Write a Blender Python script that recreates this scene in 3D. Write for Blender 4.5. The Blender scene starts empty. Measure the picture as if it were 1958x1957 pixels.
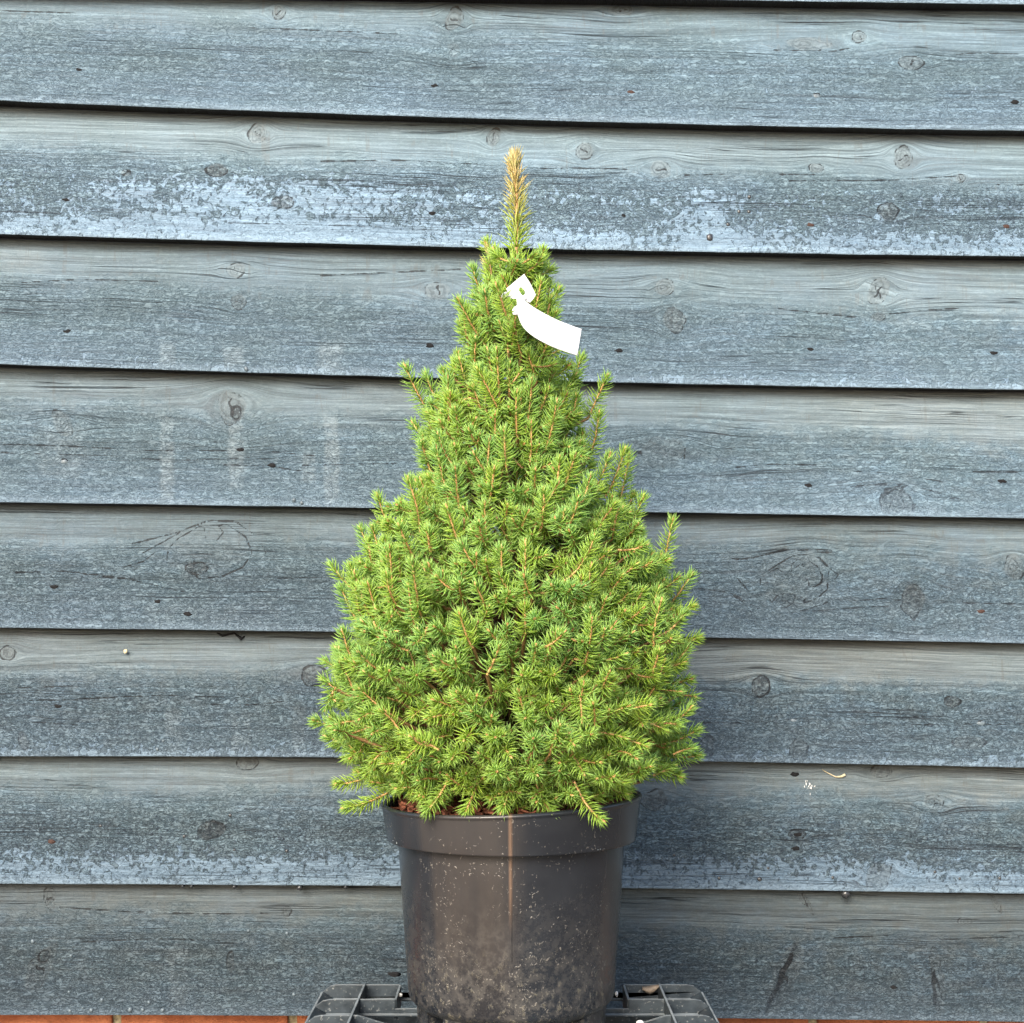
import bpy, math, random
import numpy as np
from mathutils import Vector
R = math.radians
rng = np.random.default_rng(7)
random.seed(7)
scn = bpy.context.scene
COL = scn.collection

# ------------------------------------------------------------------ camera
F = 2600.0            # focal length in photo pixels (photo is 1958 x 1957)
CX, HY = 979.0, 1220.0  # vertical axis and horizon row of the photo
ZC = 0.54             # camera height above the ground
D = 1.42              # distance to the pot's axis
cam = bpy.data.cameras.new('camera')
camo = bpy.data.objects.new('camera', cam); COL.objects.link(camo)
camo.location = (0, 0, ZC)
camo.rotation_euler = (R(90), 0, 0)
cam.sensor_width = 36.0; cam.sensor_fit = 'HORIZONTAL'
cam.lens = 36.0 * F / 1958.0
cam.shift_y = (HY - 978.5) / 1958.0
cam.clip_start = 0.05; cam.clip_end = 400
scn.camera = camo

# ------------------------------------------------------------------ sky + sun
SUN_EL, SUN_AZ = 31.0, -22.0       # azimuth: degrees to the left of straight behind the camera
w = bpy.data.worlds.new('World'); scn.world = w; w.use_nodes = True
nt = w.node_tree; nt.nodes.clear()
sky = nt.nodes.new('ShaderNodeTexSky'); sky.sky_type = 'NISHITA'; sky.sun_disc = False
sky.sun_elevation = R(SUN_EL)
sky.air_density = 1.0; sky.dust_density = 3.0; sky.ozone_density = 1.0
bg = nt.nodes.new('ShaderNodeBackground'); bg.inputs[1].default_value = 0.15
wo = nt.nodes.new('ShaderNodeOutputWorld')
nt.links.new(sky.outputs[0], bg.inputs[0]); nt.links.new(bg.outputs[0], wo.inputs[0])
sd = bpy.data.lights.new('sun', 'SUN'); sd.energy = 2.0; sd.angle = R(26); sd.color = (1.0, 0.94, 0.85)
so = bpy.data.objects.new('sun', sd); COL.objects.link(so)
# direction towards the sun
az = R(SUN_AZ)
sdir = Vector((math.sin(az) * math.cos(R(SUN_EL)), -math.cos(az) * math.cos(R(SUN_EL)), math.sin(R(SUN_EL))))
so.rotation_euler = sdir.to_track_quat('Z', 'Y').to_euler()
sky.sun_rotation = math.atan2(sdir.x, sdir.y)
scn.view_settings.view_transform = 'Standard'
scn.view_settings.look = 'None'
scn.view_settings.gamma = 1.0
scn.view_settings.exposure = 1.25
scn.view_settings.use_curve_mapping = False

# ------------------------------------------------------------------ helpers
def P(px, py, Y):
    """point at distance Y that the photo shows at (px, py)"""
    return ((px - CX) * Y / F, Y, ZC - (py - HY) * Y / F)

def link(o, parent=None):
    COL.objects.link(o)
    if parent is not None: o.parent = parent
    return o

def tag(o, label=None, cat=None, group=None, kind=None):
    if label: o['label'] = label
    if cat: o['category'] = cat
    if group: o['group'] = group
    if kind: o['kind'] = kind
    return o

def empty(name, loc=(0, 0, 0)):
    o = bpy.data.objects.new(name, None); o.location = loc; o.empty_display_size = 0.05
    COL.objects.link(o); return o

def mesh_np(name, verts, faces, mat=None, parent=None, smooth=True, attrs=None, off=(0, 0, 0)):
    """verts (n,3); faces: list of int arrays (m,k) of quads / tris"""
    verts = np.asarray(verts, dtype=np.float32) - np.asarray(off, dtype=np.float32)
    me = bpy.data.meshes.new(name)
    if not isinstance(faces, list): faces = [faces]
    faces = [np.asarray(f, dtype=np.int32) for f in faces if len(f)]
    nl = sum(f.size for f in faces); nf = sum(len(f) for f in faces)
    me.vertices.add(len(verts)); me.vertices.foreach_set('co', verts.ravel())
    me.loops.add(nl); me.loops.foreach_set('vertex_index', np.concatenate([f.ravel() for f in faces]))
    me.polygons.add(nf)
    tot = np.concatenate([np.full(len(f), f.shape[1], np.int32) for f in faces])
    st = np.concatenate([[0], np.cumsum(tot)[:-1]]).astype(np.int32)
    me.polygons.foreach_set('loop_start', st)
    me.polygons.foreach_set('loop_total', tot)
    if smooth: me.polygons.foreach_set('use_smooth', np.ones(nf, dtype=bool))
    if attrs:
        for k, a in attrs.items():
            a = np.asarray(a, dtype=np.float32)
            if a.ndim == 1:
                at = me.attributes.new(k, 'FLOAT', 'POINT'); at.data.foreach_set('value', a)
            else:
                at = me.attributes.new(k, 'FLOAT_VECTOR', 'POINT'); at.data.foreach_set('vector', a.ravel())
    me.update(calc_edges=True); me.validate()
    if mat: me.materials.append(mat)
    o = bpy.data.objects.new(name, me)
    link(o, parent)
    return o

class MB:
    """collects polygons of any size"""
    def __init__(s): s.v = []; s.f = []
    def add(s, vs, fs):
        n = len(s.v); s.v += [tuple(v) for v in vs]; s.f += [tuple(i + n for i in f) for f in fs]
    def box(s, c, d, rot=None):
        vs = []
        for x in (-.5, .5):
            for y in (-.5, .5):
                for z in (-.5, .5):
                    p = Vector((x * d[0], y * d[1], z * d[2]))
                    if rot: p = rot @ p
                    vs.append((p.x + c[0], p.y + c[1], p.z + c[2]))
        s.add(vs, [(0, 1, 3, 2), (4, 6, 7, 5), (0, 4, 5, 1), (2, 3, 7, 6), (0, 2, 6, 4), (1, 5, 7, 3)])
    def prism(s, pts, y0, y1):
        """polygon pts in XZ extruded along Y"""
        n = len(pts)
        vs = [(x, y0, z) for x, z in pts] + [(x, y1, z) for x, z in pts]
        s.add(vs, [tuple(range(n)), tuple(range(2 * n - 1, n - 1, -1))] + [(i, i + n, (i + 1) % n + n, (i + 1) % n) for i in range(n)])
    def prismx(s, pts, x0, x1):
        n = len(pts)
        vs = [(x0, y, z) for y, z in pts] + [(x1, y, z) for y, z in pts]
        s.add(vs, [tuple(range(n)), tuple(range(2 * n - 1, n - 1, -1))] + [(i, i + n, (i + 1) % n + n, (i + 1) % n) for i in range(n)])
    def build(s, name, mat, parent=None, bevel=0, smooth=False):
        me = bpy.data.meshes.new(name); me.from_pydata(s.v, [], s.f)
        me.materials.append(mat)
        import bmesh
        bm = bmesh.new(); bm.from_mesh(me); bmesh.ops.recalc_face_normals(bm, faces=bm.faces)
        bm.to_mesh(me); bm.free()
        if smooth:
            for p in me.polygons: p.use_smooth = True
        o = bpy.data.objects.new(name, me); link(o, parent)
        if bevel:
            m = o.modifiers.new('bevel', 'BEVEL'); m.width = bevel; m.segments = 2; m.limit_method = 'ANGLE'; m.angle_limit = R(30)
        return o

def fnoise(x, y, seed, sc=1.0, octv=3):
    """cheap smooth value noise in numpy, about -1..1"""
    out = 0; amp = 1.0; tot = 0
    for o in range(octv):
        r = np.random.default_rng(seed * 31 + o)
        tab = r.uniform(-1, 1, (256, 256))
        X = x * sc * 2 ** o + 37.1; Y = y * sc * 2 ** o + 11.7
        xi = np.floor(X).astype(int); yi = np.floor(Y).astype(int)
        fx = X - xi; fy = Y - yi; fx = fx * fx * (3 - 2 * fx); fy = fy * fy * (3 - 2 * fy)
        g = lambda a, b: tab[a % 256, b % 256]
        n = (g(xi, yi) * (1 - fx) + g(xi + 1, yi) * fx) * (1 - fy) + (g(xi, yi + 1) * (1 - fx) + g(xi + 1, yi + 1) * fx) * fy
        out = out + amp * n; tot += amp; amp *= .5
    return out / tot

def sstep(a, b, x):
    t = np.clip((x - a) / (b - a), 0, 1); return t * t * (3 - 2 * t)

# ------------------------------------------------------------------ node helper
class NT:
    def __init__(s, name):
        s.m = bpy.data.materials.new(name); s.m.use_nodes = True
        s.t = s.m.node_tree; s.t.nodes.clear()
        s.out = s.t.nodes.new('ShaderNodeOutputMaterial')
    def n(s, typ, **kw):
        nd = s.t.nodes.new(typ)
        for k, v in kw.items(): setattr(nd, k, v)
        return nd
    def l(s, a, b): s.t.links.new(a, b)
    def setin(s, sock, v):
        if isinstance(v, bpy.types.NodeSocket): s.l(v, sock)
        elif isinstance(v, (tuple, list)) and len(v) == 3 and sock.type == 'RGBA': sock.default_value = (*v, 1)
        else: sock.default_value = v
    def math(s, op, a, b=0.0, c=None, clamp=False):
        nd = s.n('ShaderNodeMath', operation=op); nd.use_clamp = clamp
        s.setin(nd.inputs[0], a); s.setin(nd.inputs[1], b)
        if c is not None: s.setin(nd.inputs[2], c)
        return nd.outputs[0]
    def mix(s, f, a, b, blend='MIX'):
        nd = s.n('ShaderNodeMix', data_type='RGBA', blend_type=blend)
        s.setin(nd.inputs[0], f); s.setin(nd.inputs[6], a); s.setin(nd.inputs[7], b)
        return nd.outputs[2]
    def ramp(s, f, a, b, lo=0.0, hi=1.0):
        nd = s.n('ShaderNodeMapRange', interpolation_type='SMOOTHSTEP')
        s.setin(nd.inputs[0], f); s.setin(nd.inputs[1], a); s.setin(nd.inputs[2], b); s.setin(nd.inputs[3], lo); s.setin(nd.inputs[4], hi)
        return nd.outputs[0]
    def noise(s, vec, scale, detail=3, rough=.55, dist=0.0, dims='3D'):
        nd = s.n('ShaderNodeTexNoise', noise_dimensions=dims)
        s.l(vec, nd.inputs['Vector']); nd.inputs['Scale'].default_value = scale
        nd.inputs['Detail'].default_value = detail; nd.inputs['Roughness'].default_value = rough
        nd.inputs['Distortion'].default_value = dist
        return nd.outputs[0]
    def vmul(s, vec, sc):
        nd = s.n('ShaderNodeVectorMath', operation='MULTIPLY'); s.l(vec, nd.inputs[0]); nd.inputs[1].default_value = sc
        return nd.outputs[0]
    def attr(s, name):
        return s.n('ShaderNodeAttribute', attribute_name=name)
    def sep(s, vec):
        nd = s.n('ShaderNodeSeparateXYZ'); s.l(vec, nd.inputs[0]); return nd.outputs
    def pbsdf(s, col, rough=.6, spec=.5, bump=None, bstr=.5, bdist=.001, **kw):
        b = s.n('ShaderNodeBsdfPrincipled')
        s.setin(b.inputs['Base Color'], col); s.setin(b.inputs['Roughness'], rough)
        s.setin(b.inputs['Specular IOR Level'], spec)
        for k, v in kw.items(): s.setin(b.inputs[k], v)
        if bump is not None:
            bn = s.n('ShaderNodeBump'); bn.inputs['Strength'].default_value = bstr; bn.inputs['Distance'].default_value = bdist
            s.l(bump, bn.inputs['Height']); s.l(bn.outputs[0], b.inputs['Normal'])
        s.l(b.outputs[0], s.out.inputs[0])
        return b

# ------------------------------------------------------------------ materials
def mat_wood():
    m = NT('weathered_stained_board')
    W = m.attr('wood').outputs['Vector']     # x, grain coordinate, t (0 at the top of the exposed face, 1 at its lower edge)
    K = m.attr('knot').outputs['Vector']     # ring radius, knot mask, darkness
    Z = m.attr('zone').outputs['Vector']     # bare band, peeled patches, roughness of the stain
    T = m.attr('tone').outputs['Vector']     # lightness, warmth, streak
    geo = m.n('ShaderNodeTexCoord').outputs['Object']
    w = m.sep(W); k = m.sep(K); z = m.sep(Z); t = m.sep(T)
    # grain space, stretched along the board
    comb = m.n('ShaderNodeCombineXYZ'); m.l(w[0], comb.inputs[0]); m.l(w[1], comb.inputs[1]); comb.inputs[2].default_value = 0
    gv = comb.outputs[0]
    gl = m.noise(m.vmul(gv, (2.2, 150, 1)), 1.0, 4, .6, .3)          # broad grain
    gf = m.noise(m.vmul(gv, (9, 620, 1)), 1.0, 4, .65, .2)           # fine grain
    # long cracks
    ck = m.noise(m.vmul(gv, (2.6, 210, 1)), 1.0, 1.5, .5, .15)
    ckl = m.ramp(m.math('ABSOLUTE', m.math('SUBTRACT', ck, .5)), 0.0, 0.016, 1, 0)
    ckm = m.ramp(m.noise(m.vmul(gv, (3.1, 28, 1)), 1.0, 2), .53, .60)
    crack = m.math('MULTIPLY', ckl, ckm)
    # growth ring lines (dark, following the grain)
    rl = m.noise(m.vmul(gv, (1.2, 95, 1)), 1.0, 2, .5, .1)
    rw = m.math('SINE', m.math('MULTIPLY', rl, 60.0))
    # crackled stain: worm-like pattern
    wv = m.vmul(W, (1, 0, 0))
    pc = m.n('ShaderNodeCombineXYZ'); m.l(w[0], pc.inputs[0])
    gz = m.sep(geo); m.l(gz[2], pc.inputs[1])
    pv = pc.outputs[0]
    wm = m.noise(m.vmul(pv, (105, 250, 1)), 1.0, 2.5, .6, 1.2)
    wm2 = m.noise(m.vmul(pv, (240, 480, 1)), 1.0, 2, .6, .7)
    worm = m.ramp(m.math('ABSOLUTE', m.math('SUBTRACT', wm, .5)), 0.0, 0.05, 0, 1)
    wr = m.noise(m.vmul(pv, (78, 165, 1)), 1.0, 2.5, .6, 1.4)
    wormr = m.ramp(m.math('ABSOLUTE', m.math('SUBTRACT', wr, .47)), 0.0, 0.045, 0, 1)
    # drops / flecks (only where the stain is rough)
    vo = m.n('ShaderNodeTexVoronoi', feature='F1'); m.l(m.vmul(pv, (150, 130, 1)), vo.inputs['Vector']); vo.inputs['Scale'].default_value = 1.0; vo.inputs['Randomness'].default_value = 1.0
    fl = m.ramp(vo.outputs['Distance'], .12, .36, 1, 0)
    flr = m.sep(vo.outputs['Color'])[0]
    fleck = m.math('MULTIPLY', fl, m.ramp(flr, .45, .6))
    # peeled patches
    pn = m.noise(m.vmul(pv, (26, 34, 1)), 1.0, 4, .62, .5)
    pf = m.noise(m.vmul(pv, (120, 120, 1)), 1.0, 3, .6, .8)
    pmix = m.math('ADD', m.math('MULTIPLY', pn, .35), m.math('MULTIPLY', pf, .65))
    patch = m.ramp(m.math('ADD', pmix, m.math('MULTIPLY', z[1], .40)), .68, .71)
    # big mottling
    mt = m.noise(m.vmul(pv, (7, 12, 1)), 1.0, 4, .6)
    mt2 = m.noise(m.vmul(pv, (40, 60, 1)), 1.0, 3, .6)
    # bare band edge, ragged
    bn = m.math('ADD', z[0], m.math('MULTIPLY', m.math('ADD', m.math('SUBTRACT', mt2, .5), m.math('MULTIPLY', m.math('SUBTRACT', mt, .5), 1.5)), .75))
    bare = m.ramp(bn, .22, .90)
    # saw marks: thin vertical lines in the bare band
    sw = m.noise(m.vmul(pv, (60, 3, 1)), 1.0, 1, .6, 0)
    saw = m.math('MULTIPLY', m.ramp(m.math('ABSOLUTE', m.math('SUBTRACT', sw, .5)), 0, .014, 1, 0), m.math('MULTIPLY', bare, m.ramp(mt2, .45, .6)))
    # colours
    stain = m.mix(m.ramp(wm, .3, .7), (.068, .110, .136), (.112, .168, .200))
    stain = m.mix(m.ramp(mt, .35, .68), stain, m.mix(.5, stain, (.108, .172, .240)))
    warm = m.mix(m.ramp(mt2, .35, .7), stain, m.mix(.55, stain, (.112, .130, .128)))
    stain = m.mix(m.math('MULTIPLY', t[1], .9), stain, warm)
    barec = m.mix(m.ramp(gl, .3, .7), (.096, .146, .174), (.150, .212, .246))
    barew = m.mix(m.ramp(gf, .3, .7), (.110, .122, .116), (.192, .200, .184))
    barec = m.mix(t[1], barec, barew)
    col = m.mix(m.math('MULTIPLY', bare, m.attr('bst').outputs['Fac']), stain, barec)
    patchc = m.mix(m.ramp(mt2, .3, .7), (.138, .212, .292), (.182, .262, .345))
    col = m.mix(m.math('MULTIPLY', patch, .72), col, patchc)
    # streaks (pale run marks)
    col = m.mix(m.math('MULTIPLY', t[2], m.ramp(mt2, .32, .6, .25, .8)), col, (.20, .25, .275))
    # grain tone
    gm = m.math('MULTIPLY', m.math('SUBTRACT', gf, .5), 1.9)
    col = m.mix(1.0, col, m.math('ADD', 1.0, gm), 'MULTIPLY')
    gm2 = m.math('MULTIPLY', m.math('SUBTRACT', gl, .5), 1.3)
    col = m.mix(1.0, col, m.math('ADD', 1.0, gm2), 'MULTIPLY')
    rwm = m.math('MULTIPLY', m.ramp(rw, .72, .98), m.ramp(mt, .42, .62, .04, .34))
    col = m.mix(rwm, col, (.055, .060, .065))
    # knots
    kn = m.noise(geo, 180, 3, .6); kn2 = m.noise(geo, 60, 3, .6)
    kring = m.math('SINE', m.math('ADD', m.math('MULTIPLY', k[0], 15.0), m.math('MULTIPLY', kn2, 22.0)))
    kc = m.mix(m.ramp(kring, -.2, .9), m.mix(.5, col, (.165, .20, .215)), m.mix(.6, col, (.060, .070, .072)))
    kc = m.mix(k[2], kc, m.mix(m.ramp(kn, .44, .58), (.022, .028, .034), m.mix(.5, col, (.10, .118, .12))))
    ke = m.attr('edge').outputs['Fac']
    edge = m.ramp(m.math('ADD', ke, m.math('ADD', m.math('MULTIPLY', m.math('SUBTRACT', kn, .5), .45), m.math('MULTIPLY', m.math('SUBTRACT', kn2, .5), .85))), .62, .78)
    col = m.mix(m.math('MULTIPLY', k[1], m.ramp(k[2], 0, .6, .75, .9)), col, kc)
    wf = m.math('MULTIPLY', m.math('SUBTRACT', 1.0, worm), m.math('SUBTRACT', 1.0, m.math('MAXIMUM', m.math('MULTIPLY', bare, .75), m.math('MULTIPLY', patch, .8))))
    col = m.mix(m.math('MULTIPLY', wf, .46), col, (.034, .058, .074))
    rgh = m.math('MULTIPLY', z[2], m.math('SUBTRACT', 1.0, m.math('MULTIPLY', patch, .6)))
    col = m.mix(m.math('MULTIPLY', m.math('SUBTRACT', 1.0, wormr), m.math('MULTIPLY', m.math('POWER', rgh, 1.7), .60)), col, (.030, .044, .058))
    col = m.mix(m.math('MULTIPLY', m.ramp(wm2, .56, .7), m.math('MULTIPLY', m.math('SUBTRACT', 1.0, patch), .15)), col, (.20, .265, .300))
    col = m.mix(m.math('MULTIPLY', m.math('MULTIPLY', fleck, z[2]), .8), col, (.035, .050, .070))
    col = m.mix(m.math('MULTIPLY', saw, .35), col, (.09, .09, .085))
    col = m.mix(m.math('MULTIPLY', crack, .85), col, (.022, .026, .032))
    col = m.mix(m.math('MULTIPLY', edge, .92), col, (.014, .018, .022))
    # brown unweathered strip with painted shade under each lap, painted highlight on lower edge
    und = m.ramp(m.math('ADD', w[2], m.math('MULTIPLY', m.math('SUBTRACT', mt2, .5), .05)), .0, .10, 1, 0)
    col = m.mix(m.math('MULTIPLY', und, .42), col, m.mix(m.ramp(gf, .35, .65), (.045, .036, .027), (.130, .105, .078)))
    lip = m.ramp(m.math('ADD', w[2], m.math('MULTIPLY', m.math('SUBTRACT', mt2, .5), .06)), .93, .99)
    col = m.mix(m.math('MULTIPLY', lip, .62), col, (.22, .30, .37))
    lowb = m.ramp(m.math('ADD', w[2], m.math('MULTIPLY', m.math('SUBTRACT', mt2, .5), .25)), .55, 1.0)
    col = m.mix(m.math('MULTIPLY', lowb, .30), col, (.135, .20, .265))
    col = m.mix(1.0, col, t[0], 'MULTIPLY')
    col = m.mix(m.ramp(w[2], 1.0015, 1.004), col, (.012, .009, .007))
    # height
    h = m.math('MULTIPLY', gf, .5)
    h = m.math('ADD', h, m.math('MULTIPLY', gl, .7))
    ws = m.math('MULTIPLY', m.math('SUBTRACT', 1.0, m.math('MAXIMUM', m.math('MULTIPLY', bare, .75), m.math('MULTIPLY', patch, .85))), m.math('ADD', .55, m.math('MULTIPLY', z[2], .8)))
    h = m.math('ADD', h, m.math('MULTIPLY', m.math('ADD', worm, m.math('MULTIPLY', wm2, .9)), m.math('MULTIPLY', ws, .9)))
    h = m.math('ADD', h, m.math('MULTIPLY', wormr, m.math('MULTIPLY', rgh, 1.5)))
    h = m.math('SUBTRACT', h, m.math('MULTIPLY', crack, 1.6))
    h = m.math('ADD', h, m.math('MULTIPLY', m.math('MULTIPLY', fleck, z[2]), 1.0))
    h = m.math('ADD', h, m.math('MULTIPLY', patch, -.5))
    h = m.math('SUBTRACT', h, m.math('MULTIPLY', edge, .5))
    rg = m.math('ADD', .50, m.math('MULTIPLY', mt2, .3))
    m.pbsdf(col, rg, .35, h, .9, .0011)
    return m.m

def mat_simple(name, col, rough=.6, spec=.5, nscale=60, var=.35, bstr=.4, bdist=.001, metallic=0.0):
    m = NT(name); g = m.n('ShaderNodeTexCoord').outputs['Object']
    n = m.noise(g, nscale, 5, .6)
    c = m.mix(m.ramp(n, .3, .7), tuple(c * (1 - var) for c in col), tuple(min(1, c * (1 + var)) for c in col))
    m.pbsdf(c, rough, spec, n, bstr, bdist, Metallic=metallic)
    return m.m

def mat_pot():
    m = NT('dusty_black_plastic'); g = m.n('ShaderNodeTexCoord').outputs['Object']
    s = m.sep(g)
    base = m.mix(m.ramp(m.noise(g, 9, 4, .6), .35, .7), (.012, .014, .018), (.021, .024, .029))
    # brown upright bands: reflections of the surroundings painted into the colour
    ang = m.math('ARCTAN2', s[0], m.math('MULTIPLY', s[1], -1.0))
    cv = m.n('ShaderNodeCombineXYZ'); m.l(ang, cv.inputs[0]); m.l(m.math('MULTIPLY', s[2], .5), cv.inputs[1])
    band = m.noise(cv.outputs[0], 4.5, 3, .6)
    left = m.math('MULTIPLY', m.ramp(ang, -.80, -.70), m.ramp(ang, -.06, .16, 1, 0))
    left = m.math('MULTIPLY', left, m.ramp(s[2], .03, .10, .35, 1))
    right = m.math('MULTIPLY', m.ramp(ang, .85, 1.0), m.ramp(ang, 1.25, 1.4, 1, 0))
    refl = m.math('ADD', m.math('MULTIPLY', left, .20), m.math('MULTIPLY', right, .2))
    refl = m.math('MULTIPLY', refl, m.ramp(band, .3, .7, .65, 1.2))
    col = m.mix(refl, base, (.105, .078, .056))
    lowd = m.math('MULTIPLY', m.ramp(s[2], .17, .02), m.ramp(m.noise(g, 90, 6, .75), .42, .62))
    col = m.mix(m.math('MULTIPLY', lowd, .22), col, (.135, .118, .095))
    # mould seam, its ridge highlight painted as a pale brown line
    seam = m.math('MULTIPLY', m.ramp(m.math('ABSOLUTE', m.math('ADD', ang, .012)), .004, .022, 1, 0), m.ramp(s[2], .10, .16))
    col = m.mix(m.math('MULTIPLY', seam, .40), col, (.26, .16, .10))
    # specks of grit, crusts
    wv = m.n('ShaderNodeVectorMath', operation='ADD'); m.l(g, wv.inputs[0])
    ns = m.n('ShaderNodeTexNoise'); m.l(g, ns.inputs['Vector']); ns.inputs['Scale'].default_value = 120
    m.l(m.vmul(ns.outputs['Color'], (.016, .016, .022)), wv.inputs[1])
    vo = m.n('ShaderNodeTexVoronoi', feature='F1'); m.l(wv.outputs[0], vo.inputs['Vector']); vo.inputs['Scale'].default_value = 330
    den = m.ramp(s[2], .22, .02, .80, .42)
    sp = m.math('MULTIPLY', m.ramp(vo.outputs['Distance'], .14, .40, 1, 0), m.ramp(m.sep(vo.outputs['Color'])[0], den, m.math('ADD', den, .06)))
    sp = m.math('MULTIPLY', sp, m.ramp(m.noise(g, 22, 3, .6), .42, .62))
    sp = m.math('MULTIPLY', sp, m.ramp(s[2], .245, .225))
    col = m.mix(m.math('MULTIPLY', sp, .34), col, (.38, .34, .28))
    crust = m.math('MULTIPLY', m.ramp(m.noise(m.vmul(g, (1, 1, .6)), 130, 6, .75), .56, .64), m.ramp(s[2], .11, .02))
    col = m.mix(m.math('MULTIPLY', crust, .32), col, (.26, .23, .15))
    rough = m.math('ADD', m.math('ADD', .24, m.math('MULTIPLY', refl, .3)), m.math('MULTIPLY', lowd, .35))
    h = m.math('ADD', m.math('MULTIPLY', sp, .8), m.math('MULTIPLY', crust, 1.0))
    h = m.math('ADD', h, m.math('MULTIPLY', m.noise(g, 8, 2), 1.5))
    m.pbsdf(col, rough, .5, h, .5, .0008)
    return m.m

def mat_pallet():
    m = NT('dusty_dark_plastic'); g = m.n('ShaderNodeTexCoord').outputs['Object']
    n = m.noise(g, 45, 5, .65); n2 = m.noise(g, 260, 3, .6)
    nz = m.sep(m.n('ShaderNodeNewGeometry').outputs['Normal'])[2]
    col = m.mix(m.ramp(n, .35, .7), (.012, .019, .025), (.028, .040, .049))
    col = m.mix(m.math('MULTIPLY', m.ramp(n2, .60, .70), .6), col, (.26, .27, .26))
    col = m.mix(m.math('MULTIPLY', m.ramp(nz, .86, .98), m.ramp(n, .3, .6, .35, .75)), col, (.30, .335, .345))
    m.pbsdf(col, m.ramp(n, .3, .7, .38, .65), .5, n2, .3, .0006)
    return m.m

def mat_needle():
    m = NT('spruce_needle')
    A = m.sep(m.attr('nd').outputs['Vector'])      # along needle, shoot tint, needle random
    B = m.sep(m.attr('nb').outputs['Vector'])      # brownness, along shoot, -
    c1 = m.mix(A[1], (.390, .570, .072), (.215, .470, .140))
    c0 = m.mix(A[2], c1, m.mix(.5, c1, (.480, .620, .055)))
    base = m.mix(m.ramp(A[0], 0, .35, 1, 0), c0, (.300, .330, .060))
    tip = m.mix(m.math('MULTIPLY', m.ramp(A[0], .5, 1), .50), base, (.580, .760, .270))
    new = m.mix(m.math('MULTIPLY', m.ramp(B[1], .8, 1.0), .40), tip, (.300, .540, .200))
    br = m.mix(A[2], (.580, .400, .150), (.780, .620, .360))
    col = m.mix(B[0], new, br)
    b = m.pbsdf(col, .42, .45)
    tr = m.n('ShaderNodeBsdfTranslucent'); m.l(m.mix(.3, col, (.4, .7, .04)), tr.inputs[0])
    mx = m.n('ShaderNodeMixShader'); mx.inputs[0].default_value = .42
    m.l(b.outputs[0], mx.inputs[1]); m.l(tr.outputs[0], mx.inputs[2]); m.l(mx.outputs[0], m.out.inputs[0])
    return m.m

def mat_twig():
    m = NT('orange_brown_twig')
    A = m.sep(m.attr('tw').outputs['Vector'])      # 0 old wood .. 1 young shoot
    g = m.n('ShaderNodeTexCoord').outputs['Object']
    n = m.noise(g, 500, 3, .6)
    young = m.mix(m.ramp(n, .35, .65), (.38, .190, .065), (.58, .350, .150))
    old = m.mix(m.ramp(n, .35, .65), (.055, .030, .020), (.130, .078, .050))
    m.pbsdf(m.mix(A[0], old, young), .6, .4, n, .5, .0006)
    return m.m

def mat_brick():
    m = NT('red_brick'); g = m.n('ShaderNodeTexCoord').outputs['Object']
    n = m.noise(g, 30, 5, .65); n2 = m.noise(g, 220, 4, .6)
    col = m.mix(m.ramp(n, .3, .7), (.30, .090, .040), (.46, .165, .080))
    col = m.mix(m.math('MULTIPLY', m.ramp(n2, .55, .7), .5), col, (.16, .06, .035))
    m.pbsdf(col, .85, .25, n2, .8, .002)
    return m.m

M = dict(
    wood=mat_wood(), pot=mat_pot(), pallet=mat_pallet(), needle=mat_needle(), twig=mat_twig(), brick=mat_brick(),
    mortar=mat_simple('mortar', (.36, .31, .20), .95, .2, 180, .3, .8, .002),
    nail=mat_simple('dark_rusted_nail', (.010, .010, .011), .85, .2, 900, .5),
    rust=mat_simple('rusty_nail', (.045, .022, .016), .7, .3, 900, .5),
    hole=mat_simple('dark_nail_pit', (.012, .013, .015), .9, .2, 900, .3),
    drop=mat_simple('grey_stain_drip', (.10, .13, .15), .4, .5, 500, .25),
    lime=mat_simple('pale_lime_crust', (.26, .29, .30), .8, .3, 900, .4),
    dropd=mat_simple('dark_resin_drip', (.03, .032, .035), .25, .6, 500, .25),
    tag=mat_simple('white_plastic_label', (.60, .61, .63), .38, .5, 40, .02, .05, .0003),
    soil=mat_simple('dark_potting_soil', (.040, .022, .014), .95, .2, 300, .6, 1.0, .004),
    bark=mat_simple('red_bark_chip', (.150, .052, .028), .8, .3, 220, .6, .8, .001),
    stone=mat_simple('white_pebble', (.62, .62, .60), .6, .4, 300, .15),
    leaf=mat_simple('dry_tan_leaf', (.20, .160, .12), .7, .3, 300, .3),
    straw=mat_simple('pale_straw', (.50, .43, .28), .7, .3, 300, .2),
    ground=mat_simple('concrete_ground', (.16, .135, .11), .9, .25, 6, .3, .6, .003),
    sheath=mat_simple('dark_sheathing', (.012, .011, .010), .95, .1, 40, .3),
)

# ------------------------------------------------------------------ ground
gx = MB(); gx.add([(-60, -60, 0), (60, -60, 0), (60, 60, 0), (-60, 60, 0)], [(0, 1, 2, 3)])
g = gx.build('ground', M['ground']); tag(g, kind='structure')

# ------------------------------------------------------------------ timber wall
YW, SL = 1.72, 0.031          # lower board edges lie on the plane Y = YW + SL * X
def wall_pt(px, py, back=0.0):
    a = (px - CX) / F
    Y = (YW + back) / (1 - SL * a)
    return (a * Y, Y, ZC - (py - HY) * Y / F)

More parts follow.
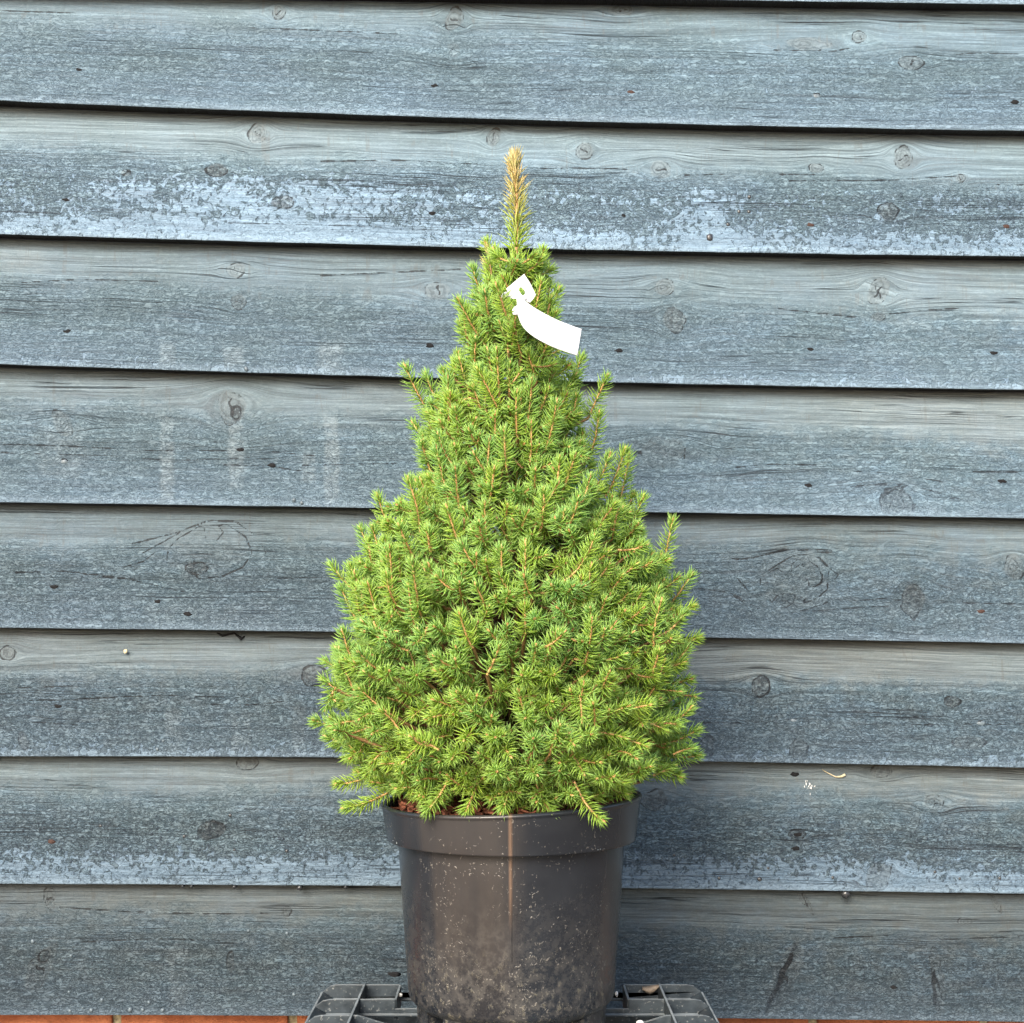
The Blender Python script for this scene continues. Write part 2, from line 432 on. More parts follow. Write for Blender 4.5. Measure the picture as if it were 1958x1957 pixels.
# photo rows of each board's lower edge at the left, middle and right of the picture
EDGES = [(-24, -6, 9), (193, 229, 251), (448, 475, 491), (697, 727, 746), (961, 976, 992),
         (1201, 1214, 1231), (1447, 1452, 1469), (1691, 1697, 1710), (1942, 1945, 1955)]
EDGES.insert(0, (-275, -250, -232))
def edge_curve(e):
    pts = [wall_pt(px, py) for px, py in zip((0, 979, 1958), e)]
    c = np.polyfit([p[0] for p in pts], [p[2] for p in pts], 2)
    xl, xr = pts[0][0], pts[2][0]
    def f(x):
        xc = np.clip(x, xl, xr)
        return np.polyval(c, xc) + (2 * c[0] * xc + c[1]) * (x - xc)
    return f
CUR = [edge_curve(e) for e in EDGES]

# knots: board, px, py, rx, ry, tilt deg, darkness
KN = {
 1: [(530, 18, 13, 16, 0, .2), (868, 32, 17, 24, 20, .35), (868, 92, 12, 16, 0, .0), (1545, 80, 48, 13, 3, .1), (1648, 66, 14, 12, 0, .3), (1190, 12, 26, 12, 0, .1), (1745, 118, 26, 14, 0, .4)],
 2: [(490, 250, 17, 21, 15, .3), (415, 325, 20, 13, 0, .8), (540, 388, 18, 14, 0, .7), (943, 257, 13, 19, 10, .4), (1118, 284, 15, 18, 20, .3), (1265, 322, 21, 19, 0, .1), (1730, 298, 18, 25, 15, .4), (1838, 339, 9, 9, 0, .2), (1697, 405, 20, 18, 0, .8), (1565, 318, 14, 9, 0, .4), (240, 330, 10, 8, 0, .3)],
 3: [(448, 514, 20, 14, 0, .2), (838, 553, 24, 18, 0, .1), (1272, 548, 20, 15, 0, .3), (1682, 556, 21, 27, 20, .3), (1290, 612, 20, 26, 0, .5), (455, 575, 14, 16, 0, .3), (1680, 605, 14, 10, 0, .3)],
 4: [(440, 778, 28, 32, 0, .25), (450, 790, 8, 12, 0, .9), (1265, 865, 46, 30, 0, .0), (1713, 968, 34, 30, 10, .75), (118, 812, 30, 14, 60, .1)],
 5: [(395, 1050, 74, 54, 0, -1), (375, 1088, 20, 12, 0, .75), (1520, 1110, 76, 58, 30, -1), (1546, 1086, 30, 29, 0, -1), (1495, 1150, 25, 18, 0, -1), (1745, 1146, 23, 33, 10, .6), (1940, 1086, 20, 24, 0, .15)],
 6: [(12, 1250, 14, 14, 0, .6), (600, 1292, 27, 18, 0, .8), (1457, 1313, 19, 18, 0, .9), (1823, 1342, 15, 12, 0, .7), (50, 1418, 8, 18, -20, .6), (1525, 1438, 18, 22, 0, .5), (1850, 1420, 34, 14, 0, .2), (1350, 1430, 14, 20, 20, .5)],
 7: [(405, 1588, 26, 17, 0, .9), (1789, 1538, 21, 16, 0, .12), (1255, 1533, 26, 20, 0, .5), (1690, 1478, 22, 13, 0, .5), (1678, 1678, 24, 30, 20, .45), (1525, 1596, 16, 9, 0, .7), (470, 1462, 22, 13, 0, .5)],
 8: [(1543, 1725, 7, 34, -32, .35), (1498, 1868, 24, 78, 24, .10), (1492, 1872, 3.5, 62, 26, 1.0), (1792, 1880, 13, 66, -4, .12), (1785, 1890, 2.5, 36, -3, 1.0), (1908, 1728, 6, 26, -32, .45), (90, 1722, 12, 24, -15, .3), (78, 1852, 20, 46, 32, .12), (84, 1828, 9, 11, 40, .8), (545, 1745, 9, 10, 0, .5), (441, 1842, 8, 22, 0, .5), (1850, 1765, 16, 9, 0, .1), (1545, 1778, 10, 6, 0, .1)],
}
# bare (pale, rain sheltered) band depth along each board at the left / middle / right, tone, warmth, stain roughness, peel
PAR = {
 0: ((.2, .2, .2), 1.12, .2, .3, -.2),
 1: ((.24, .26, .42), 1.08, .05, .30, -.1),
 2: ((.30, .38, .42), 1.15, .10, .80, .3),
 3: ((.36, .38, .52), .98, .20, .30, -.1),
 4: ((.30, .34, .46), .95, .25, .30, -.1),
 5: ((.34, .26, .36), .76, .42, .55, -.1),
 6: ((.42, .34, .40), .76, .52, .75, -.05),
 7: ((.28, .28, .30), .78, .45, 1.0, .3),
 8: ((.26, .28, .38), .52, .85, .75, -.1),
}
STREAK = [(3, 320, 14, .80, 1.0, .7), (3, 446, 18, .80, 1.0, .7), (3, 632, 24, .76, 1.0, .8), (4, 320, 13, .36, 1.0, .85), (4, 452, 14, .36, .86, .8), (4, 590, 12, .6, .8, .6), (4, 634, 13, .30, 1.0, .85),
          (4, 120, 40, .45, .8, .4), (6, 330, 14, .6, 1.0, .5), (6, 462, 16, .7, 1.0, .8), (6, 570, 12, .6, 1., .5), (8, 340, 17, .50, .92, .6), (3, 40, 46, .08, .25, .6), (5, 395, 120, .80, 1., .35), (7, 1240, 70, .75, 1, .5)]

wall = empty('timber_wall', (0, YW, 0.0))
tag(wall, 'blue-grey weathered timber board wall behind the potted tree', 'wall')
WOFF = (0, YW, 0.0)

CRACKS = [(2, [(980, 322), (1100, 320), (1200, 322)]), (2, [(1310, 334), (1400, 331), (1560, 333)]), (2, [(1510, 345), (1700, 344), (1830, 336)]), (2, [(1890, 352), (1958, 353)]),
 (2, [(420, 430), (560, 432), (700, 437), (830, 442)]), (2, [(0, 407), (120, 412)]), (2, [(610, 307), (760, 305), (920, 313)]), (3, [(1490, 590), (1560, 598), (1640, 607)]), (3, [(1700, 600), (1780, 592), (1850, 588)]),
 (3, [(40, 540), (150, 533), (300, 537)]), (3, [(610, 525), (760, 518), (880, 512)]),
 (4, [(0, 850), (120, 853), (280, 862), (440, 863)]), (4, [(0, 866), (200, 872), (330, 882)]), (4, [(330, 882), (480, 876), (540, 881)]), (4, [(400, 845), (478, 846)]), (4, [(515, 864), (600, 872)]),
 (4, [(430, 890), (520, 893), (600, 906)]), (4, [(580, 891), (680, 889), (760, 887)]), (4, [(1632, 903), (1700, 905), (1760, 915), (1810, 925)]), (4, [(1625, 932), (1720, 927), (1780, 940), (1830, 955)]), (4, [(1860, 903), (1958, 903)]),
 (4, [(1400, 895), (1480, 888), (1560, 890)]), (5, [(1630, 1150), (1680, 1145), (1720, 1148)]), (5, [(1550, 1170), (1640, 1162), (1700, 1160)]), (5, [(1800, 1153), (1958, 1156)]), (5, [(1330, 1125), (1400, 1135), (1450, 1165)]),
 (5, [(1405, 1072), (1470, 1060), (1500, 1050), (1600, 1058)]), (5, [(30, 1095), (120, 1093), (240, 1105)]), (5, [(530, 1107), (600, 1104), (640, 1107)]), (5, [(250, 1040), (330, 1020), (400, 995), (500, 1002)]),
 (6, [(15, 1340), (120, 1339), (250, 1332), (360, 1329)]), (6, [(30, 1316), (140, 1312)]), (6, [(360, 1332), (480, 1333)]), (6, [(60, 1380), (150, 1386)]), (6, [(390, 1347), (480, 1348), (560, 1340)]),
 (6, [(1340, 1382), (1470, 1383)]), (6, [(1670, 1371), (1800, 1371)]), (6, [(1730, 1386), (1870, 1385), (1958, 1385)]),
 (8, [(110, 1737), (250, 1746), (400, 1750), (520, 1748)]), (8, [(130, 1803), (300, 1796), (420, 1800)]), (8, [(1560, 1797), (1700, 1790)]), (8, [(1800, 1798), (1958, 1792)]), (1, [(0, 16), (140, 20)]), (1, [(430, 48), (600, 55), (760, 62)]), (1, [(1830, 102), (1870, 100), (1950, 102)]), (1, [(1480, 94), (1590, 97), (1630, 90)])]
def crk(b, ox, oy, sc, line): return (b, [(ox + u / sc, oy + v / sc) for u, v in line])
for ln_ in ([(345, 760), (350, 690), (400, 620), (560, 520), (700, 430), (800, 395), (950, 390), (1080, 430), (1200, 560), (1180, 700), (1170, 820), (1080, 900), (980, 960), (880, 985)],
            [(735, 600), (740, 520), (800, 450), (950, 470), (1060, 540), (1110, 640), (1100, 740), (1010, 790), (940, 770)], [(775, 560), (860, 500), (960, 520)],
            [(455, 930), (480, 1010), (560, 1050), (660, 1045), (740, 990), (770, 920), (760, 870)], [(480, 980), (560, 890), (660, 870), (740, 880)], [(930, 540), (935, 640), (925, 700), (950, 770)], [(590, 930), (590, 1020)],
            [(830, 915), (900, 930), (870, 970)], [(820, 1090), (900, 1070), (1100, 1010), (1160, 980)], [(0, 440), (230, 440), (480, 370), (700, 330), (1000, 320), (1240, 340)], [(20, 640), (130, 760), (200, 850)], [(0, 890), (120, 970), (250, 1130)], [(1200, 560), (1310, 640), (1270, 690)], [(370, 660), (560, 560), (680, 640)]):
    CRACKS.append(crk(5, 1400, 1000, 6.44, ln_))
for ln_ in ([(690, 960), (800, 900), (900, 840), (1000, 800), (1130, 800), (1250, 880), (1290, 960)], [(810, 1000), (815, 940), (860, 890), (960, 830), (1100, 820), (1190, 880), (1225, 960), (1180, 1030), (1080, 1075), (970, 1085), (920, 1040)],
            [(600, 1030), (700, 1000), (760, 950)], [(480, 1075), (640, 1090), (800, 1130), (900, 1150)], [(940, 1000), (950, 1060)], [(985, 830), (1000, 900)], [(1060, 830), (1080, 860), (1050, 900)]):
    CRACKS.append(crk(5, 0, 680, 2.542, ln_))
for ln_ in ([(1180, 790), (1190, 740), (1250, 700), (1310, 720), (1340, 770), (1345, 840)], [(1220, 800), (1240, 750), (1290, 750), (1300, 800), (1250, 830)], [(1060, 680), (1240, 670), (1330, 700), (1440, 740), (1560, 750)], [(1120, 790), (1160, 840)], [(1340, 760), (1400, 840)], [(160, 540), (165, 480), (120, 450)]):
    CRACKS.append(crk(4, 1250, 680, 2.729, ln_))
def xgrid():
    a = np.arange(-.72, .7201, .002)
    l = np.linspace(-1.25, -.72, 60)[:-1]; r = np.linspace(.72, 1.25, 60)[1:]
    return np.concatenate([l, a, r])

BOARDS = {}
BST = {0: .3, 1: .32, 2: .58, 3: .36, 4: .62, 5: .32, 6: .66, 7: .66, 8: .42}
for b in range(0, 9):
    lo, up = CUR[b + 1], CUR[b]
    # board b's exposed face: from the lower edge of the board above (up) to its own lower edge (lo)
    xs = xgrid(); nx = len(xs)
    zl = lo(xs) + .00035 * fnoise(xs, xs * 0 + b, 90 + b, 22, 4) * 1.6
    zu = up(xs)
    nface = 104
    tt = np.linspace(1.0, -0.12, nface)          # 1 lower edge, 0 upper visible edge, tucked behind to -.12
    rows = []
    # (depth back, z, t)
    yw = YW + SL * xs
    rows.append((yw + .021, zl + .0008, np.full(nx, 1.02)))
    rows.append((yw + .0012, zl + .0001, np.full(nx, 1.008)))
    rows.append((yw + .0003, zl + .0003, np.full(nx, 1.001)))
    for i, t in enumerate(tt):
        z = zu + (zl + .0009 - zu) * t
        back = .0205 * (1 - t)
        # cupping and gentle unevenness of the face
        bow = .0006 * fnoise(xs, xs * 0 + t * .16, 200 + b, 9, 3)
        rows.append((yw + back + bow * (1 if t < .98 else 0), z, np.full(nx, t)))
    rows.append((yw + .040, rows[-1][1], np.full(nx, -.12)))
    nr = len(rows)
    V = np.zeros((nr, nx, 3)); TT = np.zeros((nr, nx))
    for i, (y, z, t) in enumerate(rows):
        V[i, :, 0] = xs; V[i, :, 1] = y; V[i, :, 2] = z; TT[i] = t
    X = V[:, :, 0]; Z = V[:, :, 2]
    psi = (Z - zl[None, :]) + .004 * fnoise(X, Z * .3, 300 + b, 2.2, 3) + .0016 * fnoise(X, Z, 340 + b, 14, 3)
    kr = np.full(X.shape, 9.0); km = np.zeros(X.shape); kd = np.zeros(X.shape)
    dpsi = np.zeros(X.shape); ed = np.zeros(X.shape)
    for (px, py, rx, ry, ang, dk) in KN.get(b, []):
        c = wall_pt(px, py, .008); s = YW / F
        dx = X - c[0]; dz = Z - c[2]; ca, sa = math.cos(R(-ang)), math.sin(R(-ang))
        wob = 1 + .30 * fnoise(X, Z, 500 + int(px), 70, 2)
        u = (dx * ca + dz * sa) / (rx * s) ; v = (-dx * sa + dz * ca) / (ry * s)
        q = np.sqrt(u * u + v * v) * wob
        rr = math.sqrt(rx * ry)
        qf = np.sqrt((dx / (rx * s * 1.7)) ** 2 + (dz / (ry * s * 1.05)) ** 2)
        if b != 8 and ry < 45: dpsi -= dz * .9 / np.maximum(qf ** 2, 1)
        m_ = sstep(1.08, .9, q)
        if dk >= .99: m_ = sstep(1.05, .8, q)
        kr = np.where(q < kr, q, kr)
        wd_ = 2.6 / max(8, math.sqrt(rx * ry))
        if dk < .99: ed = np.maximum(ed, np.clip(1 - np.abs(q - .97) / (wd_ * 2.2), 0, 1) * (.70 + .28 * dk))
        if dk <= .4 and rx < 40:
            rk = np.random.default_rng(int(px))
            for a_ in rk.uniform(0, 3.14, 2 if rx > 20 else 1):
                lu = u * math.cos(a_) + v * math.sin(a_); lv = -u * math.sin(a_) + v * math.cos(a_)
                ed = np.maximum(ed, np.clip(1 - np.abs(lu + .12 * np.sin(lv * 5)) * rx / 4.2, 0, 1) * sstep(.75, .5, np.abs(lv)) * .95)
        if b == 8 and dk >= .99: ed = np.maximum(ed, np.clip(1.25 - np.abs(u + .5 * np.sin(v * 7)) * .45, 0, 1) * sstep(1.0, .8, np.abs(v)))
        kd = np.where((q < 1.35) , np.maximum(kd * (1 - m_), dk), kd)
        km = np.maximum(km, m_ * (1.0 if dk > .05 else .5))
    psi = psi + dpsi
    for (bb, line) in CRACKS:
        if bb != b: continue
        for (x0, y0), (x1, y1) in zip(line[:-1], line[1:]):
            a_, c_ = wall_pt(x0, y0, .01), wall_pt(x1, y1, .01)
            ux, uz = c_[0] - a_[0], c_[2] - a_[2]; LL = ux * ux + uz * uz
            tq = np.clip(((X - a_[0]) * ux + (Z - a_[2]) * uz) / LL, 0, 1)
            dq = np.hypot(X - a_[0] - tq * ux, Z - a_[2] - tq * uz) / (YW / F)
            ed = np.maximum(ed, np.clip(1 - dq / 5.2, 0, 1) * .88)
    par = PAR[b]
    PX = CX + X * F / V[:, :, 1]
    bd = np.interp(PX, (0, 979, 1958), par[0])
    bd = bd + .09 * fnoise(X, Z * 0, 600 + b, 4, 3)
    bare = np.clip(.5 + (bd - TT) * 3.2, 0, 1)
    peel = np.full(X.shape, par[4])
    rough = np.full(X.shape, par[3]) * sstep(.25, .6, TT)
    if b == 2:
        peel = (.34 + .30 * np.exp(-((PX - 560) / 330) ** 2)) * sstep(.30, .62, TT) + .25 * sstep(.78, .92, TT) + .30 * np.exp(-((PX - 1360) / 60) ** 2) * sstep(.4, .55, TT)
    if b == 7:
        peel = -.2 + .90 * sstep(.50, .92, TT) + .12 * fnoise(X, Z * 0, 77, 6, 2)
    if b == 1: peel = peel * sstep(.7, .2, TT) + .15 * sstep(1300, 1900, PX)
    if b in (3, 6): peel = peel + .50 * sstep(.76, 1.0, TT)
    if b == 8: peel = peel * 0 - .4
    st = np.zeros(X.shape)
    for (bb, px, sg, t0, t1, am) in STREAK:
        if bb == b:
            e = fnoise(X, Z, 700 + px, 60, 3) * .4
            st = np.maximum(st, am * sstep(1.35, .7, np.abs(PX - px) / sg + e) * sstep(t0 - .06, t0 + .05, TT) * sstep(t1 + .04, t1 - .02, TT))
    tone = par[1] * (1 + .10 * fnoise(X, Z, 800 + b, 3, 3))
    tone = tone * (1 + .10 * sstep(1300, 1950, PX) * (b in (3, 4, 5, 6)))
    tone = tone * (1 + .05 * (PX - 979) / 979 * (1 if b in (3, 4) else .3))
    warm = np.full(X.shape, par[2]) * (1 + .5 * fnoise(X, Z, 830 + b, 3, 2)) + .22 * sstep(.45, .0, TT)
    if b in (3, 4): warm = warm + .25 * sstep(1200, 1950, PX)
    if b in (5, 6, 7, 8): warm = warm + .2 * sstep(700, 1900, PX)
    ii, jj = np.meshgrid(np.arange(nr - 1), np.arange(nx - 1), indexing='ij')
    a = (ii * nx + jj).ravel()
    faces = np.stack([a, a + 1, a + nx + 1, a + nx], 1)
    vv = V.reshape(-1, 3)
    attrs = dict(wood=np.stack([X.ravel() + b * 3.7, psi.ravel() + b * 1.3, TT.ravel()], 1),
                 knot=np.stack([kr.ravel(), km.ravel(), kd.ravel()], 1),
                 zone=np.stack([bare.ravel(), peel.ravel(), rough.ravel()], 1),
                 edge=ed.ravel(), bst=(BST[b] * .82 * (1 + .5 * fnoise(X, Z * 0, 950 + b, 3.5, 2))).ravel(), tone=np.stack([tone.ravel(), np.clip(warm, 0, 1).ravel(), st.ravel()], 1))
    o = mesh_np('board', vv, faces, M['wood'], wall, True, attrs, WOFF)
    BOARDS[b] = o
bx = MB()
bx.box((0, .068, .72), (2.5, .02, 1.12))
sh = bx.build('backing', M['sheath'], wall)
# turn the backing with the wall
sh.rotation_euler = (0, 0, math.atan(SL))

def face_depth(b, px, py):
    """point on the face of board b shown at (px, py)"""
    p = wall_pt(px, py)
    for _ in range(3):
        zu, zl = CUR[b](p[0]), CUR[b + 1](p[0])
        t = (zu - p[2]) / (zu - zl)
        p = wall_pt(px, py, .0205 * (1 - t))
    return p

def blob(mb, c, rx, ry, rz, n=8, seed=0, jit=.15):
    r = random.Random(seed); vs = [(c[0], c[1] - ry, c[2])]; fs = []
    rings = 3
    for i in range(1, rings + 1):
        a = i / (rings + .3) * math.pi * .62
        for j in range(n):
            th = 2 * math.pi * j / n; k = 1 + r.uniform(-jit, jit)
            vs.append((c[0] + rx * math.sin(a) * math.cos(th) * k, c[1] - ry * math.cos(a), c[2] + rz * math.sin(a) * math.sin(th) * k))
    for j in range(n): fs.append((0, 1 + j, 1 + (j + 1) % n))
    for i in range(rings - 1):
        for j in range(n):
            a0 = 1 + i * n + j; a1 = 1 + i * n + (j + 1) % n
            fs.append((a0, a0 + n, a1 + n, a1))
    mb.add(vs, fs)

# nails: board, px, py, kind (d dark, r rusty, p pale), with small pits of grain above
NAILS = [(1, 150, 135, 'd'), (1, 830, 165, 'd'), (1, 1206, 177, 'r'), (1, 1561, 184, 'p'), (1, 1941, 196, 'd'),
         (2, 125, 383, 'd'), (2, 826, 409, 'd'), (2, 1192, 414, 'd'), (2, 1549, 431, 'r'), (2, 1924, 434, 'r'),
         (3, 127, 635, 'd'), (3, 822, 661, 'd'), (3, 1183, 671, 'd'), (3, 1549, 669, 'd'), (3, 1900, 676, 'd'),
         (4, 122, 883, 'p'), (4, 1546, 929, 'd'), (4, 1916, 921, 'd'), (4, 520, 891, 'd'), (4, 459, 861, 'd'),
         (5, 103, 1123, 'd'), (5, 301, 1151, 'd'), (5, 358, 1175, 'd'), (5, 1876, 1170, 'r'),
         (6, 110, 1352, 'd'), (6, 1518, 1379, 'p'), (6, 1876, 1384, 'p'),
         (7, 98, 1610, 'r'), (7, 1521, 1623, 'd'), (7, 1525, 1597, 'd'), (7, 1519, 1481, 'd'),
         (8, 1708, 1889, 'd'), (8, 751, 1864, 'd')]
for i, (b, px, py, kd) in enumerate(NAILS):
    c = face_depth(b, px, py); c = (c[0] - WOFF[0], c[1] - WOFF[1], c[2] - WOFF[2])
    s = YW / F
    mb = MB(); k = 1.5 if (b, px) == (8, 751) else 1
    blob(mb, (c[0], c[1] + .0004, c[2]), (8.0 + (i % 3) * .6) * s * k, .0010, 4.6 * s * k, 10, i, .3)
    o = mb.build('nail', M[{'d': 'nail', 'r': 'rust', 'p': 'drop'}[kd]], BOARDS[b], smooth=True)
    if kd == 'r': o['label'] = 'rusty brown nail head'
    if kd == 'p':
        mb = MB(); blob(mb, (c[0], c[1] + .0006, c[2] + 2 * s), 8 * s, .0008, 4.4 * s, 10, i + 50, .2)
        mb.build('nail_pit', M['hole'], BOARDS[b], smooth=True)

# small hardened drips
DRIPS = [(8, 134, 1933, 4.2, 0), (8, 158, 1928, 2.6, 0), (8, 175, 1932, 4.6, 0), (8, 249, 1931, 5.6, 0), (8, 273, 1931, 4.6, 0), (8, 311, 1932, 4.8, 0),
         (8, 195, 1912, 4.4, 0), (8, 285, 1917, 4.0, 0), (8, 132, 1897, 3.2, 0), (8, 63, 1800, 5.0, 0), (8, 136, 1828, 3.6, 0), (8, 549, 1785, 4.4, 0),
         (8, 562, 1902, 4.2, 0), (8, 475, 1780, 3.2, 0), (3, 471, 706, 5.5, 0), (4, 562, 956, 4.4, 0), (4, 577, 962, 4.4, 0), (6, 301, 1433, 4.4, 0), (6, 312, 1417, 3.4, 0),
         (7, 440, 1560, 4.2, 1), (7, 448, 1626, 3.0, 1), (7, 548, 1628, 3.6, 1), (7, 192, 1580, 3.4, 1), (7, 352, 1600, 4, 1),
         (7, 1452, 1682, 5.6, 1), (7, 1375, 1680, 4.4, 1), (7, 1289, 1636, 4, 1), (7, 1469, 1661, 3.4, 1), (7, 1592, 1679, 4.0, 1), (7, 1788, 1668, 4, 1), (7, 1835, 1681, 3.6, 1), (7, 1912, 1680, 4, 1),
         (2, 1357, 455, 8, 1), (2, 1392, 430, 4.5, 1), (2, 1433, 377, 4.5, 1), (2, 1413, 405, 4, 1), (2, 1432, 405, 4, 1)]
for i, (b, px, py, r, dk) in enumerate(DRIPS):
    c = face_depth(b, px, py); s = YW / F
    mb = MB(); blob(mb, (c[0] - WOFF[0], c[1] - WOFF[1] + .0006, c[2] - WOFF[2]), r * s * .9, r * s * (.5 if dk else .9), r * s, 8, 100 + i, .18)
    mb.build('drip', M['dropd' if dk else 'drop'], BOARDS[b], smooth=True)
# dark drips that hang under the second lowest lap
for i, (px, r) in enumerate([(348, 4), (447, 5), (572, 6.5), (660, 4), (1619, 9), (365, 4)]):
    py = np.interp(px, (0, 979, 1958), EDGES[8]) + r * .6
    c = wall_pt(px, py); s = YW / F
    mb = MB(); blob(mb, (c[0] - WOFF[0], c[1] - WOFF[1] + .006, c[2] - WOFF[2]), r * s, .005, r * s, 8, 200 + i, .18)
    mb.build('drip', M['dropd'], BOARDS[7], smooth=True)

# ------------------------------------------------------------------ brick plinth below the boards
zb = CUR[9](0.0)
brick = empty('brick_wall', (0, YW + .04, 0)); brick.rotation_euler = (0, 0, math.atan(SL))
tag(brick, 'orange-red brick plinth wall under the lowest timber board', 'wall')
mb = MB(); mb.box((0, .062, (zb + .0) / 2 ), (2.5, .10, zb + .01)); mb.build('mortar', M['mortar'], brick)
mb = MB(); r = random.Random(3)
top = zb + .004
row = 0; z = top - .058
while z > -.05:
    off = (.068 if row % 2 == 0 else -.045)
    x = -1.25 + off
    while x < 1.3:
        wd = .215
        z0 = max(z, .002)
        if z + .065 > z0 + .01 and x + wd < 1.3:
            mb.box((x + wd / 2, .056 + r.uniform(-.001, .001), (z0 + z + .065) / 2), (wd - r.uniform(0, .002), .102, z + .065 - z0))
        x += wd + .011
    z -= .075; row += 1
mb.build('bricks', M['brick'], brick, bevel=.0025)

# ------------------------------------------------------------------ plastic pallet
H = 0.392                       # below the camera
ZP = ZC - H                     # top of the ribs
pal = empty('plastic_pallet', (0, 1.34, 0))
tag(pal, 'dark plastic ribbed pallet under the black plant pot', 'pallet')
OY = 1.34; XO = .2145
YR = [1.538 - i * .0625 for i in range(7)]
mb = MB(); th = .0030
for i, y in enumerate(YR):
    yy = y - OY
    st = ([(-.1265, ZP), (-.1265, ZP - .010), (.1265, ZP - .010), (.1265, ZP)] if i < 2 or i > 4 else
          [(-.160, ZP), (-.132, ZP - .0085), (-.118, ZP - .010), (.118, ZP - .010), (.132, ZP - .0085), (.160, ZP)])
    if i == 0: st = [(-.1265, ZP), (-.1265, ZP - .0140), (.1265, ZP - .0140), (.1265, ZP)]
    mb.prism([(-XO, -.008 + ZP), (-XO + .009, -.0015 + ZP), (-XO + .016, ZP)] + st + [(XO - .016, ZP), (XO - .009, -.0015 + ZP), (XO, -.008 + ZP), (XO - .0125, -.0150 + ZP), (-XO + .0125, -.0150 + ZP)], yy - th / 2, yy + th / 2)
    # foot flange of each rib
    mb.box((0, yy - .0035, ZP - .0161), (2 * (XO - .0125), .008, .0022))
mb.build('cross_rib', M['pallet'], pal, bevel=.0007)
mb = MB()
for x in (-.1665, -.1265, -.084, -.042, .042, .084, .1265, .1665):
    y0, y1 = YR[-1] - OY, YR[0] - OY
    zt = ZP + .0012 if abs(x) > .15 else ZP - .0102
    if abs(x) == .1265: y0 = YR[1] - OY; zt = ZP - .0004
    mb.prismx([(y0, zt), (y1, zt), (y1, ZP - .024), (y0, ZP - .024)], x - th / 2, x + th / 2)
mb.build('long_rib', M['pallet'], pal, bevel=.0007)
mb = MB()
for sx in (-1, 1):
    x = sx * XO
    y0, y1 = YR[-1] - OY - .012, YR[0] - OY + .001
    for xx, z0, z1 in ((x, ZP - .0085, ZP - .15),):
        mb.prismx([(y0, z0), (y1, z0), (y1, max(z1, .001)), (y0, max(z1, .001))], xx - th / 2, xx + th / 2)
for yy in (YR[0] - OY + .0032, YR[-1] - OY - .0132):
    mb.box((0, yy, (ZP - .0345) / 2 + .0005), (2 * XO + .0026, th, ZP - .0345))
mb.build('side_wall', M['pallet'], pal, bevel=.0006)
mb = MB()
# deck sheet below the ribs with diagonal gussets in the corner cells
mb.box((0, (YR[0] + YR[-1]) / 2 - OY, ZP - .075), (2 * XO - .004, YR[0] - YR[-1], .003))
mb.build('deck', M['pallet'], pal)
mb = MB()
for sx in (-1, 1):
    mb = MB()
    for i in range(6):
        ya, yb = YR[i] - OY - .0015, YR[i + 1] - OY + .0015
        xo, xi = sx * (XO - .001), sx * (XO - .0125)
        mb.add([(xo, ya, ZP - .0082), (xi, ya, ZP - .0150), (xi, yb, ZP - .0150), (xo, yb, ZP - .0082),
                (xo, ya, ZP - .0105), (xi, ya, ZP - .0173), (xi, yb, ZP - .0173), (xo, yb, ZP - .0105)],
               [(0, 1, 2, 3), (4, 7, 6, 5), (0, 4, 5, 1), (2, 6, 7, 3), (0, 3, 7, 4), (1, 5, 6, 2)])
    mb.build('sloped_edge', M['pallet'], pal)

# ------------------------------------------------------------------ pot
pot = empty('plant_pot', (0, D, ZP))
tag(pot, 'dusty black plastic plant pot holding the small spruce', 'plant pot')
S = D / F                        # metres per photo pixel at the pot's axis
def zpx(py): return ZC - (py - HY) * S - ZP      # height above the pallet
CXP = -1 * S
def lathe(prof, n=160, tilt=0.0, notch=None):
    vs = []; fs = []
    for (r_, z_) in prof:
        for j in range(n):
            a = 2 * math.pi * j / n
            x = r_ * math.cos(a); y = r_ * math.sin(a)
            vs.append((x + CXP, y, z_ + tilt * x))
    m_ = len(prof)
    for i in range(m_ - 1):
        for j in range(n):
            k = (j + 1) % n
            fs.append((i * n + j, i * n + k, (i + 1) * n + k, (i + 1) * n + j))
    return np.array(vs), np.array(fs)
zt = zpx(1526); zl_ = zpx(1601); zbt = zpx(1605); zb0 = zpx(1898)
rt, rlb, rb1, rb0 = 248 * S, 237 * S, 215 * S, 196 * S
rim_prof = [(rt - .0105, zt - .020), (rt - .0075, zt - .012), (rt - .0058, zt - .003), (rt - .0050, zt - .0003), (rt - .0030, zt + .0006), (rt - .0008, zt + .0004), (rt + .0006, zt - .0010), (rt + .0006, zt - .0028), (rt - .0008, zt - .0038),
            (rt - .0012, zt - .0055)] + [(rt - .0012 + (rlb + .0004 - rt + .0012) * q, zt - .0055 + (zl_ + .0016 - zt + .0055) * q) for q in (.03, .3, .6, .94)] + [(rlb + .0004, zl_ + .0016), (rlb + .0002, zl_ + .0006), (rlb - .0008, zl_ + .0001), (rlb - .0014, zl_), (rlb - .0060, zl_ + .0002), (rb1 + .001, zbt + .0012), (rb1 - .002, zbt + .001)]
rv, rf = lathe(rim_prof, tilt=.0)
